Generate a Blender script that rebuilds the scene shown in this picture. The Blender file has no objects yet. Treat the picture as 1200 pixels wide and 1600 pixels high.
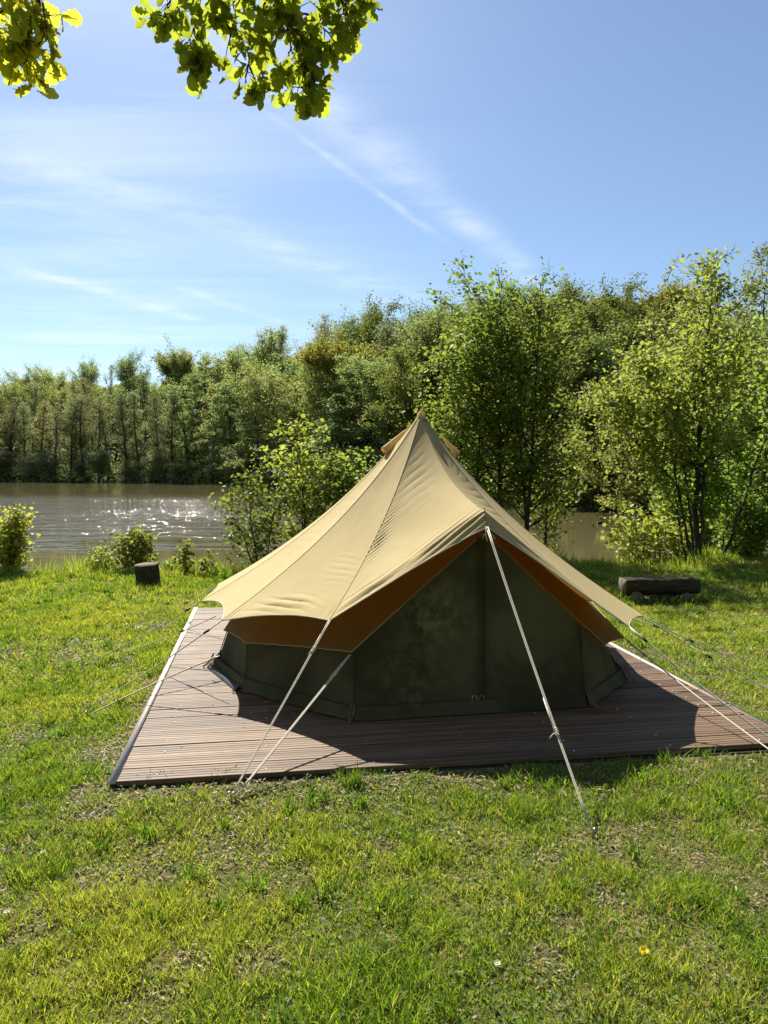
import bpy, math, random
import numpy as np
from mathutils import Vector, Matrix
C = bpy.context.scene.collection
SC = bpy.context.scene
R = math.radians
# ------------------------------------------------------------------ camera
EYE = 1.55
FPX = 1150.0                      # focal length in pixels of the 1200x1600 photograph
PITCH = math.atan(75 / FPX)       # looking slightly down
cam_d = bpy.data.cameras.new('camera'); cam = bpy.data.objects.new('camera', cam_d); C.objects.link(cam)
cam_d.sensor_fit = 'VERTICAL'; cam_d.sensor_height = 24; cam_d.lens = FPX / 1600 * 24
cam_d.clip_start = 0.05; cam_d.clip_end = 4000
cam.location = (0, 0, EYE); cam.rotation_euler = (math.pi / 2 - PITCH, 0, 0)
SC.camera = cam
# ------------------------------------------------------------------ light
SUN_EL = R(43.5); SUN_AZ = R(-21.8)             # azimuth measured from +Y towards +X
SDIR = Vector((math.sin(SUN_AZ) * math.cos(SUN_EL), math.cos(SUN_AZ) * math.cos(SUN_EL), math.sin(SUN_EL)))
sl = bpy.data.lights.new('sun', 'SUN'); sun = bpy.data.objects.new('sun', sl); C.objects.link(sun)
sl.energy = 5.0; sl.angle = R(0.5); sl.color = (1.0, 0.94, 0.82)
sun.rotation_euler = SDIR.to_track_quat('Z', 'Y').to_euler(); sun.location = (0, 0, 50)
SC.view_settings.view_transform = 'Standard'; SC.view_settings.look = 'None'
SC.view_settings.exposure = 1.13; SC.view_settings.gamma = 1
SC.cycles.max_bounces = 8; SC.cycles.transparent_max_bounces = 6
SC.cycles.diffuse_bounces = 3; SC.cycles.glossy_bounces = 3; SC.cycles.transmission_bounces = 5
SKY_STRENGTH = 0.056

def ray(px, py):
    a = (px - 600) / FPX; b = (800 - py) / FPX
    cp, sp = math.cos(PITCH), math.sin(PITCH)
    return Vector((a, cp + b * sp, -sp + b * cp))
def PY(px, py, Y):
    d = ray(px, py); return Vector((0, 0, EYE)) + d * (Y / d.y)
def PZ(px, py, z=0.0):
    d = ray(px, py); return Vector((0, 0, EYE)) + d * ((z - EYE) / d.z)

# ------------------------------------------------------------------ node helpers
class NT:
    def __init__(s, tree): s.t = tree; s.n = tree.nodes; s.l = tree.links
    def new(s, typ, **kw):
        nd = s.n.new(typ)
        for k, v in kw.items(): setattr(nd, k, v)
        return nd
    def link(s, a, b): s.l.new(a, b)
    def put(s, sock, v):
        if hasattr(v, 'is_linked') or isinstance(v, bpy.types.NodeSocket): s.l.new(v, sock)
        else: sock.default_value = v
    def math(s, op, a, b=None, clamp=False):
        nd = s.new('ShaderNodeMath', operation=op, use_clamp=clamp)
        s.put(nd.inputs[0], a)
        if b is not None: s.put(nd.inputs[1], b)
        return nd.outputs[0]
    def vmath(s, op, a, b=None):
        nd = s.new('ShaderNodeVectorMath', operation=op)
        s.put(nd.inputs[0], a)
        if b is not None: s.put(nd.inputs[1], b)
        return nd.outputs['Value'] if op in ('DOT_PRODUCT', 'LENGTH') else nd.outputs[0]
    def noise(s, vec, scale, detail=4, rough=0.55, dist=0.0):
        nd = s.new('ShaderNodeTexNoise'); nd.inputs['Scale'].default_value = scale
        nd.inputs['Detail'].default_value = detail; nd.inputs['Roughness'].default_value = rough
        nd.inputs['Distortion'].default_value = dist
        if vec is not None: s.link(vec, nd.inputs['Vector'])
        return nd.outputs['Fac']
    def mapping(s, vec, scale=(1, 1, 1), rot=(0, 0, 0), loc=(0, 0, 0)):
        nd = s.new('ShaderNodeMapping'); nd.inputs['Scale'].default_value = scale
        nd.inputs['Rotation'].default_value = rot; nd.inputs['Location'].default_value = loc
        s.link(vec, nd.inputs['Vector']); return nd.outputs[0]
    def ramp(s, fac, stops):
        nd = s.new('ShaderNodeValToRGB'); s.link(fac, nd.inputs[0]); cr = nd.color_ramp
        while len(cr.elements) < len(stops): cr.elements.new(0.5)
        for e, (p, c) in zip(cr.elements, stops):
            e.position = p; e.color = c if len(c) == 4 else (*c, 1)
        return nd.outputs['Color']
    def smooth(s, v, a, b):
        nd = s.new('ShaderNodeMapRange', interpolation_type='SMOOTHSTEP'); s.put(nd.inputs[0], v)
        nd.inputs[1].default_value = a; nd.inputs[2].default_value = b
        return nd.outputs[0]
    def mix(s, fac, a, b, blend='MIX'):
        nd = s.new('ShaderNodeMix', data_type='RGBA', blend_type=blend)
        s.put(nd.inputs['Factor'], fac)
        for k, v in (('A', a), ('B', b)):
            sock = [i for i in nd.inputs if i.name == k and i.type == 'RGBA'][0]
            if isinstance(v, bpy.types.NodeSocket): s.link(v, sock)
            else: sock.default_value = v if len(v) == 4 else (*v, 1)
        return [o for o in nd.outputs if o.type == 'RGBA'][0]
    def bump(s, h, strength=0.3, dist=0.02):
        nd = s.new('ShaderNodeBump'); nd.inputs['Strength'].default_value = strength
        nd.inputs['Distance'].default_value = dist; s.link(h, nd.inputs['Height'])
        return nd.outputs[0]
MATS = {}
def mat(name):
    m = bpy.data.materials.new(name); m.use_nodes = True; n = NT(m.node_tree); m.node_tree.nodes.clear()
    out = n.new('ShaderNodeOutputMaterial'); MATS[name] = m
    return m, n, out
def principled(n, out, col, rough=0.8, normal=None, spec=0.3, metal=0.0):
    p = n.new('ShaderNodeBsdfPrincipled')
    n.put(p.inputs['Base Color'], col if isinstance(col, bpy.types.NodeSocket) else (*col[:3], 1))
    n.put(p.inputs['Roughness'], rough); p.inputs['Specular IOR Level'].default_value = spec
    p.inputs['Metallic'].default_value = metal
    if normal is not None: n.link(normal, p.inputs['Normal'])
    if out is not None: n.link(p.outputs[0], out.inputs['Surface'])
    return p
# ------------------------------------------------------------------ world: sky, thin cirrus and a spreading contrail
w = bpy.data.worlds.new('World'); SC.world = w; w.use_nodes = True
n = NT(w.node_tree); w.node_tree.nodes.clear()
wo = n.new('ShaderNodeOutputWorld'); bg = n.new('ShaderNodeBackground')
sky = n.new('ShaderNodeTexSky', sky_type='NISHITA'); sky.sun_disc = False
sky.sun_elevation = SUN_EL; sky.sun_rotation = SUN_AZ; sky.altitude = 200
sky.air_density = 1.0; sky.dust_density = 0.4; sky.ozone_density = 2.5
tc = n.new('ShaderNodeTexCoord'); sp = n.new('ShaderNodeSeparateXYZ'); n.link(tc.outputs['Generated'], sp.inputs[0])
zc = n.math('MAXIMUM', sp.outputs[2], 0.02)
cx = n.math('DIVIDE', sp.outputs[0], zc); cy = n.math('DIVIDE', sp.outputs[1], zc)
cmb = n.new('ShaderNodeCombineXYZ'); n.link(cx, cmb.inputs[0]); n.link(cy, cmb.inputs[1]); cv = cmb.outputs[0]
def plane_pt(px, py):
    d = ray(px, py); return (d.x / d.z, d.y / d.z)
def streak(p0, p1, w0, w1, amt, nscale, seed, fade=0.15):
    (x0, y0), (x1, y1) = plane_pt(*p0), plane_pt(*p1)
    L = math.hypot(x1 - x0, y1 - y0); ux, uy = (x1 - x0) / L, (y1 - y0) / L
    rel = n.vmath('SUBTRACT', cv, (x0, y0, 0))
    t = n.math('DIVIDE', n.vmath('DOT_PRODUCT', rel, (ux, uy, 0)), L)
    s_ = n.vmath('DOT_PRODUCT', rel, (-uy, ux, 0))
    nz = n.noise(n.mapping(cv, loc=(seed, seed * 2, 0)), nscale, 4, 0.6)
    s_ = n.math('ADD', s_, n.math('MULTIPLY', n.math('SUBTRACT', nz, 0.5), w0 * 1.6))
    wd = n.math('ADD', w0, n.math('MULTIPLY', t, w1 - w0))
    q = n.math('DIVIDE', n.math('ABSOLUTE', s_), n.math('MAXIMUM', wd, 0.002))
    g = n.math('EXPONENT', n.math('MULTIPLY', n.math('MULTIPLY', q, q), -1.0))
    e = n.math('MULTIPLY', n.smooth(t, 0, fade), n.smooth(t, 1.0, 1.0 - fade))
    nz2 = n.noise(n.mapping(cv, loc=(seed * 3, 1, 0)), nscale * 2.2, 5, 0.65)
    return n.math('MULTIPLY', n.math('MULTIPLY', g, e), n.math('MULTIPLY', n.smooth(nz2, 0.25, 0.75), amt))
def addc(a, b): return n.math('ADD', a, b)
cl = streak((-60, -300), (860, 460), 0.12, 0.07, 0.32, 1.1, 3.1, .1)
cl = addc(cl, streak((340, 120), (720, 395), 0.012, 0.03, 0.28, 3, 9.0, .3))
cl = addc(cl, streak((-80, 200), (680, 480), 0.14, 0.20, 0.24, 1.4, 5.0))
cl = addc(cl, streak((-60, 390), (330, 505), 0.14, 0.10, 0.32, 1.5, 7.7))
cl = addc(cl, streak((250, 440), (460, 510), 0.07, 0.06, 0.2, 1.5, 8.8))
veil = n.noise(n.mapping(cv, scale=(0.5, 1.6, 1), rot=(0, 0, R(-28))), 0.9, 6, 0.62, 0.6)
lf = n.smooth(sp.outputs[0], 0.25, -0.45)
veil = n.math('MULTIPLY', n.math('MULTIPLY', n.smooth(veil, 0.38, 0.8), lf), 0.34)
cl = n.math('MINIMUM', addc(addc(cl, veil), 0.045), 0.85)
tint = n.mix(1.0, sky.outputs[0], (0.91, 1.0, 1.06), 'MULTIPLY')
col = n.mix(cl, tint, (9.5, 10.0, 10.6))
n.link(col, bg.inputs['Color']); bg.inputs['Strength'].default_value = SKY_STRENGTH
n.link(bg.outputs[0], wo.inputs['Surface'])

# ------------------------------------------------------------------ mesh helpers
def np_mesh(name, verts, quads=None, tris=None, smooth=False, cols=None, mats=(), midx=None):
    me = bpy.data.meshes.new(name); verts = np.asarray(verts, dtype=np.float32).reshape(-1, 3)
    quads = np.zeros((0, 4), np.int32) if quads is None or len(quads) == 0 else np.asarray(quads, np.int32)
    tris = np.zeros((0, 3), np.int32) if tris is None or len(tris) == 0 else np.asarray(tris, np.int32)
    me.vertices.add(len(verts)); me.vertices.foreach_set('co', verts.ravel())
    lv = np.concatenate([quads.ravel(), tris.ravel()]); me.loops.add(len(lv)); me.loops.foreach_set('vertex_index', lv)
    nf = len(quads) + len(tris); me.polygons.add(nf)
    ls = np.concatenate([np.arange(len(quads)) * 4, len(quads) * 4 + np.arange(len(tris)) * 3]).astype(np.int32)
    me.polygons.foreach_set('loop_start', ls)
    if smooth: me.polygons.foreach_set('use_smooth', np.ones(nf, bool))
    for m in mats: me.materials.append(m)
    if midx is not None: me.polygons.foreach_set('material_index', np.asarray(midx, np.int32))
    me.update(calc_edges=True)
    if cols is not None:
        a = me.color_attributes.new('col', 'FLOAT_COLOR', 'POINT')
        c4 = np.ones((len(verts), 4), np.float32); c4[:, :3] = cols; a.data.foreach_set('color', c4.ravel())
    return me
class MB:
    """collects boxes, tubes and patches into ONE mesh"""
    def __init__(s): s.v = []; s.q = []; s.t = []; s.n = 0
    def add(s, v, q=(), t=()):
        v = np.asarray(v, float).reshape(-1, 3); s.v.append(v)
        if len(q): s.q.append(np.asarray(q, int) + s.n)
        if len(t): s.t.append(np.asarray(t, int) + s.n)
        s.n += len(v)
    def tube(s, pts, rad, sides=6, cap=True):
        pts = np.asarray([tuple(p) for p in pts], float); m = len(pts); rad = np.broadcast_to(np.asarray(rad, float), (m,))
        tg = np.gradient(pts, axis=0); tg /= np.linalg.norm(tg, axis=1)[:, None] + 1e-9
        ref = np.array([0, 0, 1.0]) if abs(tg[0][2]) < 0.8 else np.array([1.0, 0, 0])
        a = np.cross(tg, ref); a /= np.linalg.norm(a, axis=1)[:, None] + 1e-9; b = np.cross(tg, a)
        th = np.arange(sides) * 2 * np.pi / sides
        ring = pts[:, None] + rad[:, None, None] * (np.cos(th)[None, :, None] * a[:, None] + np.sin(th)[None, :, None] * b[:, None])
        i = np.arange(m - 1)[:, None] * sides; j = np.arange(sides)[None]; k = (j + 1) % sides
        q = np.stack([i + j, i + k, i + sides + k, i + sides + j], -1).reshape(-1, 4)
        v = ring.reshape(-1, 3); t = []
        if cap:
            v = np.vstack([v, pts[0], pts[-1]]); c0, c1 = m * sides, m * sides + 1
            for jj in range(sides):
                kk = (jj + 1) % sides; t.append((c0, kk, jj)); t.append((c1, (m - 1) * sides + jj, (m - 1) * sides + kk))
        s.add(v, q, t)
    def grid(s, G):
        a, b = G.shape[:2]; i = np.arange(a - 1)[:, None] * b; j = np.arange(b - 1)[None]
        s.add(G.reshape(-1, 3), np.stack([i + j, i + b + j, i + b + j + 1, i + j + 1], -1).reshape(-1, 4))
    def box8(s, c):   # 8 corners: bottom 4 then top 4, both counterclockwise
        s.add(c, [(0, 3, 2, 1), (4, 5, 6, 7), (0, 1, 5, 4), (1, 2, 6, 5), (2, 3, 7, 6), (3, 0, 4, 7)])
    def build(s, name, m, parent=None, smooth=True, loc=None):
        me = np_mesh(name, np.vstack(s.v) - (np.array(loc) if loc is not None else 0), np.vstack(s.q) if s.q else None, np.vstack(s.t) if s.t else None, smooth, mats=[m])
        return link(name, me, parent, loc)
def link(name, me, parent=None, loc=None):
    o = bpy.data.objects.new(name, me); C.objects.link(o)
    if loc is not None: o.location = loc
    if parent is not None:
        o.parent = parent
        if loc is None: o.location = -Vector(parent.location)     # world-coordinate mesh under a thing at its base
    return o
def thing(name, label, cat, loc=(0, 0, 0), group=None):
    o = bpy.data.objects.new(name, None); C.objects.link(o); o.location = loc; o.empty_display_size = 0.2
    o['label'] = label; o['category'] = cat
    if group: o['group'] = group
    return o
def tag(o, label, cat, group=None, kind=None):
    if label: o['label'] = label
    if cat: o['category'] = cat
    if group: o['group'] = group
    if kind: o['kind'] = kind
    return o
def vnoise(x, y, seed=0):
    """smooth value noise, numpy"""
    xi = np.floor(x).astype(np.int64); yi = np.floor(y).astype(np.int64); fx = x - xi; fy = y - yi
    fx = fx * fx * (3 - 2 * fx); fy = fy * fy * (3 - 2 * fy)
    def h(a, b):
        k = (a * 374761393 + b * 668265263 + seed * 982451653) & 0x7fffffff
        k = ((k ^ (k >> 13)) * 1274126177) & 0x7fffffff
        return ((k ^ (k >> 16)) & 0xffff) / 65535.0
    return (h(xi, yi) * (1 - fx) + h(xi + 1, yi) * fx) * (1 - fy) + (h(xi, yi + 1) * (1 - fx) + h(xi + 1, yi + 1) * fx) * fy
def fbm(x, y, o=4, seed=0):
    s = 0; a = 0.5
    for i in range(o): s = s + a * vnoise(x * 2 ** i, y * 2 ** i, seed + i); a *= 0.5
    return s / (1 - 0.5 ** o)

# deck footprint (the turf is banked up against it)
DZ = 0.07
O_ = PZ(181, 1222, DZ); BL_ = PZ(309, 950, DZ); FR_ = PZ(1200, 1168, DZ)
E1 = (FR_ - O_); E1.z = 0; E1.normalize(); E2 = (BL_ - O_); E2.z = 0; DLEN = E2.length; E2.normalize()
RT = (PZ(946, 1009, DZ) + PZ(1120, 1085, DZ)) / 2
# width measured along E1 so that the right edge passes through RT
det = E1.x * E2.y - E1.y * E2.x; rr = RT - O_
DW = (rr.x * E2.y - rr.y * E2.x) / det
def dk(a, b, z): return O_ + E1 * a + E2 * b + Vector((0, 0, z))
def deck_ab(x, y):
    rx = x - O_.x; ry = y - O_.y
    return (rx * E2.y - ry * E2.x) / det, (E1.x * ry - E1.y * rx) / det
# ------------------------------------------------------------------ ground
WATER_Z = -0.55
LAKE = np.array([(-160, 12.2), (-40, 11.8), (-12, 11.1), (-6, 10.9), (-1.8, 11.1), (-.6, 11.9), (0, 14.2), (2.9, 14.2), (3.4, 11.9), (4.3, 11.5), (5.3, 13.5), (6.4, 18), (9.0, 25), (13, 31), (16, 36), (11.5, 38.5),
                 (5, 44), (-4, 58), (-15, 76), (-26, 84), (-45, 88), (-80, 91), (-160, 84)], float)
def lake_sd(x, y):
    """signed distance, negative in the water"""
    x = np.asarray(x, float); y = np.asarray(y, float); d = np.full(x.shape, 1e9); ins = np.zeros(x.shape, bool)
    for k in range(len(LAKE)):
        ax, ay = LAKE[k]; bx, by = LAKE[(k + 1) % len(LAKE)]
        ex, ey = bx - ax, by - ay; t = np.clip(((x - ax) * ex + (y - ay) * ey) / (ex * ex + ey * ey), 0, 1)
        d = np.minimum(d, np.hypot(x - ax - t * ex, y - ay - t * ey))
        c = ((ay > y) != (by > y)) & (x < ex * (y - ay) / (ey + 1e-12) + ax); ins ^= c
    return np.where(ins, -d, d)
def gz(x, y):
    x = np.asarray(x, float); y = np.asarray(y, float); sd = lake_sd(x, y)
    sd = sd + 0.5 * (fbm(x * 0.35, y * 0.35, 3, 5) - 0.5) * np.clip(y / 30, 0.6, 4)
    a_, b_ = deck_ab(x, y); dd_ = np.hypot(np.maximum(np.maximum(-a_, a_ - DW), 0), np.maximum(np.maximum(-b_, b_ - DLEN), 0))
    lawn = 0.035 * (fbm(x * 0.7, y * 0.7, 3, 2) - 0.5) * np.clip(dd_, 0, 1) + 0.038 * np.exp(-(dd_ / .45) ** 2)
    bank = np.clip((sd - 0.0) / 0.75, -2.0, 1.0); z = np.where(bank < 1, WATER_Z + bank * 0.55, lawn)
    z = np.where((bank > 0) & (bank < 1), WATER_Z + 0.55 * (1 - (1 - bank) ** 2), z)
    far = np.clip((y - 24) / 10, 0, 1) * np.clip(sd, 0, 400)
    steep = 0.10 + 0.16 * np.clip((x / np.maximum(y, 1) + 0.35) / 0.6, 0, 1)
    hill = np.minimum(far * steep, 14) * (0.85 + 0.3 * fbm(x * 0.04, y * 0.04, 3, 9))
    return z + np.where(sd > 0, hill, 0)
def gzs(x, y): return float(gz(np.array([x]), np.array([y]))[0])
def axis_vals(segs):
    out = []
    for a, b, st in segs: out += list(np.arange(a, b, st))
    return np.array(out + [segs[-1][1]])
xs = axis_vals([(-900, -200, 50), (-200, -60, 8), (-60, -14, 1.4), (-14, 14, 0.16), (14, 60, 1.2), (60, 200, 8), (200, 900, 50)])
ys = axis_vals([(-60, -2, 3), (-2, 14.5, 0.13), (14.5, 40, 0.8), (40, 110, 1.4), (110, 300, 10), (300, 1500, 60)])
X, Y = np.meshgrid(xs, ys, indexing='ij'); Z = gz(X.ravel(), Y.ravel()).reshape(X.shape)
G = np.stack([X, Y, Z], -1)
m, n, out = mat('ground_soil')
g = n.new('ShaderNodeNewGeometry').outputs['Position']
a = n.noise(g, 1.1, 5, 0.6); b = n.noise(g, 9, 5, 0.7); c = n.noise(g, 70, 3, 0.7)
col = n.ramp(a, [(0.3, (0.070, 0.090, 0.020)), (0.52, (0.09, 0.105, 0.030)), (0.7, (0.13, 0.115, 0.050))])
col = n.mix(n.smooth(b, 0.5, 0.72), col, (0.27, 0.20, 0.11))
col = n.mix(n.smooth(c, 0.45, 0.68), col, (0.055, 0.04, 0.022))
py_ = n.new('ShaderNodeSeparateXYZ'); n.link(g, py_.inputs[0])
farf = n.smooth(py_.outputs[1], 14, 24)
col = n.mix(farf, col, n.ramp(b, [(0.3, (0.03, 0.035, 0.014)), (0.7, (0.075, 0.07, 0.03))]))
wet = n.smooth(py_.outputs[2], WATER_Z + 0.28, WATER_Z - 0.05)
col = n.mix(wet, col, (0.03, 0.024, 0.014))
h = n.math('ADD', n.math('MULTIPLY', b, 0.6), n.math('MULTIPLY', c, 0.4))
principled(n, out, col, 0.95, n.bump(h, 0.9, 0.03), 0.15)
M_ground = m
mb = MB(); mb.grid(G); ground = mb.build('ground', M_ground); tag(ground, None, None, kind='structure')
# ------------------------------------------------------------------ water
m, n, out = mat('pond_water')
g = n.new('ShaderNodeNewGeometry').outputs['Position']
sx = n.new('ShaderNodeSeparateXYZ'); n.link(g, sx.inputs[0])
murk = n.noise(g, 0.08, 3, 0.5)
col = n.ramp(murk, [(0.3, (0.092, 0.078, 0.036)), (0.7, (0.112, 0.094, 0.046))])
w1 = n.noise(n.mapping(g, scale=(0.55, 1.0, 1), rot=(0, 0, R(15))), 3.2, 3, 0.55, 0.3)
w2 = n.noise(n.mapping(g, scale=(0.6, 1.0, 1), rot=(0, 0, R(-20))), 9.0, 2, 0.5, 0.2)
w3 = n.noise(n.mapping(g, scale=(0.5, 1.0, 1)), 0.9, 2, 0.5)
yw = n.math('ADD', sx.outputs[1], n.math('MULTIPLY', n.math('SUBTRACT', n.noise(n.mapping(g, scale=(0.12, .5, 1)), 1.0, 4, .6), 0.5), 14))
rip = n.math('MULTIPLY', n.smooth(yw, 17, 21), n.smooth(yw, 54, 40))
gust = n.noise(n.mapping(g, scale=(0.55, 1.5, 1), loc=(3, 1, 0)), 0.75, 4, .7)
rip = n.math('MULTIPLY', rip, n.smooth(gust, .30, .72))
rip = n.math('MULTIPLY', rip, n.smooth(sx.outputs[0], 0, -3.5))
rip = n.math('MULTIPLY', rip, n.math('ADD', 0.55, n.math('MULTIPLY', n.noise(n.mapping(g, scale=(0.25, 1, 1)), 0.22, 2), 0.8)))
amp = n.math('ADD', 0.018, n.math('MULTIPLY', rip, 0.42))
h = n.math('MULTIPLY', n.math('ADD', n.math('ADD', w1, n.math('MULTIPLY', w2, 0.35)), n.math('MULTIPLY', w3, 0.6)), amp)
p = principled(n, out, col, 0.06, n.bump(h, 1.0, 0.16), 0.5); n.link(n.math('ADD', 1.2, n.math('MULTIPLY', rip, .04)), p.inputs['IOR'])
wx = np.linspace(-200, 60, 2); wy = np.linspace(10, 130, 2); WX, WY = np.meshgrid(wx, wy, indexing='ij')
mb = MB(); mb.grid(np.stack([WX, WY, np.full(WX.shape, WATER_Z)], -1)); wt = mb.build('water', MATS['pond_water']); tag(wt, None, None, kind='structure')

# ------------------------------------------------------------------ deck
m, n, out = mat('composite_decking')
tcd = n.new('ShaderNodeTexCoord').outputs['Object']; oi = n.new('ShaderNodeObjectInfo').outputs['Random']
st = n.mapping(tcd, scale=(0.30, 22, 22)); off = n.new('ShaderNodeCombineXYZ'); n.link(n.math('MULTIPLY', oi, 80), off.inputs[0])
st2 = n.vmath('ADD', st, off.outputs[0])
s1 = n.noise(st2, 3.0, 4, 0.6); s2 = n.noise(n.vmath('ADD', n.mapping(tcd, scale=(1.2, 60, 60)), off.outputs[0]), 3, 3, 0.6)
base = n.ramp(oi, [(0.0, (0.085, 0.050, 0.028)), (0.3, (0.170, 0.106, 0.062)), (0.7, (0.230, 0.150, 0.092)), (1.0, (0.115, 0.067, 0.038))])
col = n.mix(n.smooth(s1, 0.40, 0.60), n.mix(1.0, base, (.50, .48, .47), 'MULTIPLY'), n.mix(1.0, base, (1.12, 1.08, 1.04), 'MULTIPLY'))
col = n.mix(n.math('MULTIPLY', n.smooth(s2, 0.42, 0.7), 0.6), col, (0.06, 0.038, 0.026))
blot = n.noise(n.new('ShaderNodeNewGeometry').outputs['Position'], 2.3, 4, 0.6)
col = n.mix(n.math('MULTIPLY', n.smooth(blot, 0.55, 0.75), 0.3), col, (0.30, 0.24, 0.20))
principled(n, out, col, 0.62, n.bump(n.math('ADD', s2, s1), 0.25, 0.003), 0.35)
m, n, out = mat('aluminium_trim'); g = n.new('ShaderNodeNewGeometry').outputs['Position']
principled(n, out, n.ramp(n.noise(g, 6, 3), [(0.3, (0.50, 0.40, 0.35)), (0.7, (0.62, 0.52, 0.46))]), 0.5, None, 0.5, 0.25)
m, n, out = mat('dark_timber'); g = n.new('ShaderNodeNewGeometry').outputs['Position']
principled(n, out, n.ramp(n.noise(g, 8, 4), [(0.3, (0.03, 0.022, 0.016)), (0.7, (0.07, 0.05, 0.035))]), 0.9, None, 0.2)
m, n, out = mat('screw_steel'); principled(n, out, (0.6, 0.6, 0.6), 0.35, None, 0.5, 0.6)
deck = thing('tent_deck', 'low brown decking platform of ribbed boards with pale metal edging under the tent', 'deck', tuple(O_))
deck.location.z = 0
NB = int(round(DLEN / 0.1445)); pitch = DLEN / NB
rng = random.Random(4)
def board_mesh(L, seed):
    r = random.Random(seed); bm = MB(); wdt = pitch - 0.006; th = 0.024
    # cross-section with shallow grooves
    prof = [(0, 0)]
    ng = 5
    for k in range(ng):
        a0 = wdt * (k + 0.06) / ng; a1 = wdt * (k + 0.94) / ng
        if k: prof += [(a0 - 0.0, th - 0.0)]
        else: prof += [(0, th - 0.003), (0.003, th)]
        prof += [(a1 if k < ng - 1 else wdt - 0.003, th)]
        if k < ng - 1: prof += [(wdt * (k + 1) / ng, th - 0.0040)]
    prof += [(wdt, th - 0.003), (wdt, 0)]
    prof = np.array(prof); nx = 24; X_ = np.linspace(0, L, nx)
    G = np.zeros((len(prof), nx, 3)); G[:, :, 0] = X_[None]; G[:, :, 1] = prof[:, 0:1]; G[:, :, 2] = prof[:, 1:2] + (0.0012 * np.sin(X_ * 1.7 + r.random() * 6))[None]
    bm.grid(G)
    for e in (0, nx - 1):
        v = G[:, e]; bm.add(v, (), [(0, i, i + 1) if e else (0, i + 1, i) for i in range(1, len(prof) - 1)])
    nb = bm.n; nf = sum(len(q) for q in bm.q), sum(len(t) for t in bm.t)
    # screw heads
    sm = MB()
    for k in range(7):
        xx = 0.17 + (L - 0.34) * k / 6 + r.uniform(-.01, .01)
        for yy in (0.35 * wdt,):
            if r.random() < 0.35: continue
            th_ = np.arange(8) * math.pi / 4; c = np.stack([xx + 0.0048 * np.cos(th_), yy + 0.0048 * np.sin(th_), np.full(8, th + 0.0026)], -1)
            b = c.copy(); b[:, 2] = th - 0.002
            sm.add(np.vstack([c, b]), [(i, i + 8, (i + 1) % 8 + 8, (i + 1) % 8) for i in range(8)] + [(0, 1, 2, 3), (0, 3, 4, 7), (4, 5, 6, 7)])
    V = np.vstack(bm.v + sm.v); Q = np.vstack(bm.q + [q + nb for q in sm.q]) ; T = np.vstack(bm.t)
    mi = np.concatenate([np.zeros(nf[0]), np.ones(len(Q) - nf[0]), np.zeros(len(T))])
    return np_mesh('board', V, Q, T, False, mats=[MATS['composite_decking'], MATS['screw_steel']], midx=mi)
ang = math.atan2(E1.y, E1.x)
bms = [board_mesh(DW - 0.004, k) for k in range(4)]
Mdeck = Matrix(((E1.x, E2.x, 0, 0), (E1.y, E2.y, 0, 0), (0, 0, 1, 0), (0, 0, 0, 1)))
for k in range(NB):
    o = bpy.data.objects.new('board', bms[rng.randrange(4)]); C.objects.link(o); o.parent = deck
    l = E1 * 0.002 + E2 * (k * pitch + 0.003)
    o.matrix_local = Matrix.Translation((l.x, l.y, DZ - 0.024 + rng.uniform(-.0008, .0008))) @ Mdeck
def deck_box(a0, a1, b0, b1, z0, z1):
    b = MB(); b.box8([dk(a, c, z - DZ) for z in (z0, z1) for a, c in ((a0, b0), (a1, b0), (a1, b1), (a0, b1))]); return b
deck_box(-0.036, -0.001, -0.004, DLEN + 0.02, DZ - 0.008, DZ + 0.004).build('edge_trim', MATS['aluminium_trim'], deck, False)
deck_box(-0.028, -0.003, 0.0, DLEN, 0.0, DZ - 0.010).build('side_beam', MATS['dark_timber'], deck, False)
deck_box(DW + 0.001, DW + 0.03, -0.004, DLEN + 0.02, 0.040, DZ + 0.004).build('edge_trim', MATS['aluminium_trim'], deck, False)
for k in range(7):
    a = 0.12 + (DW - 0.24) * k / 6
    deck_box(a - 0.03, a + 0.03, 0.03, DLEN - 0.02, -0.06, DZ - 0.026).build('joist', MATS['dark_timber'], deck, False)
deck_box(0.0, DW, 0.012, 0.029, 0.0, DZ - 0.027).build('fascia', MATS['dark_timber'], deck, False)

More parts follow.
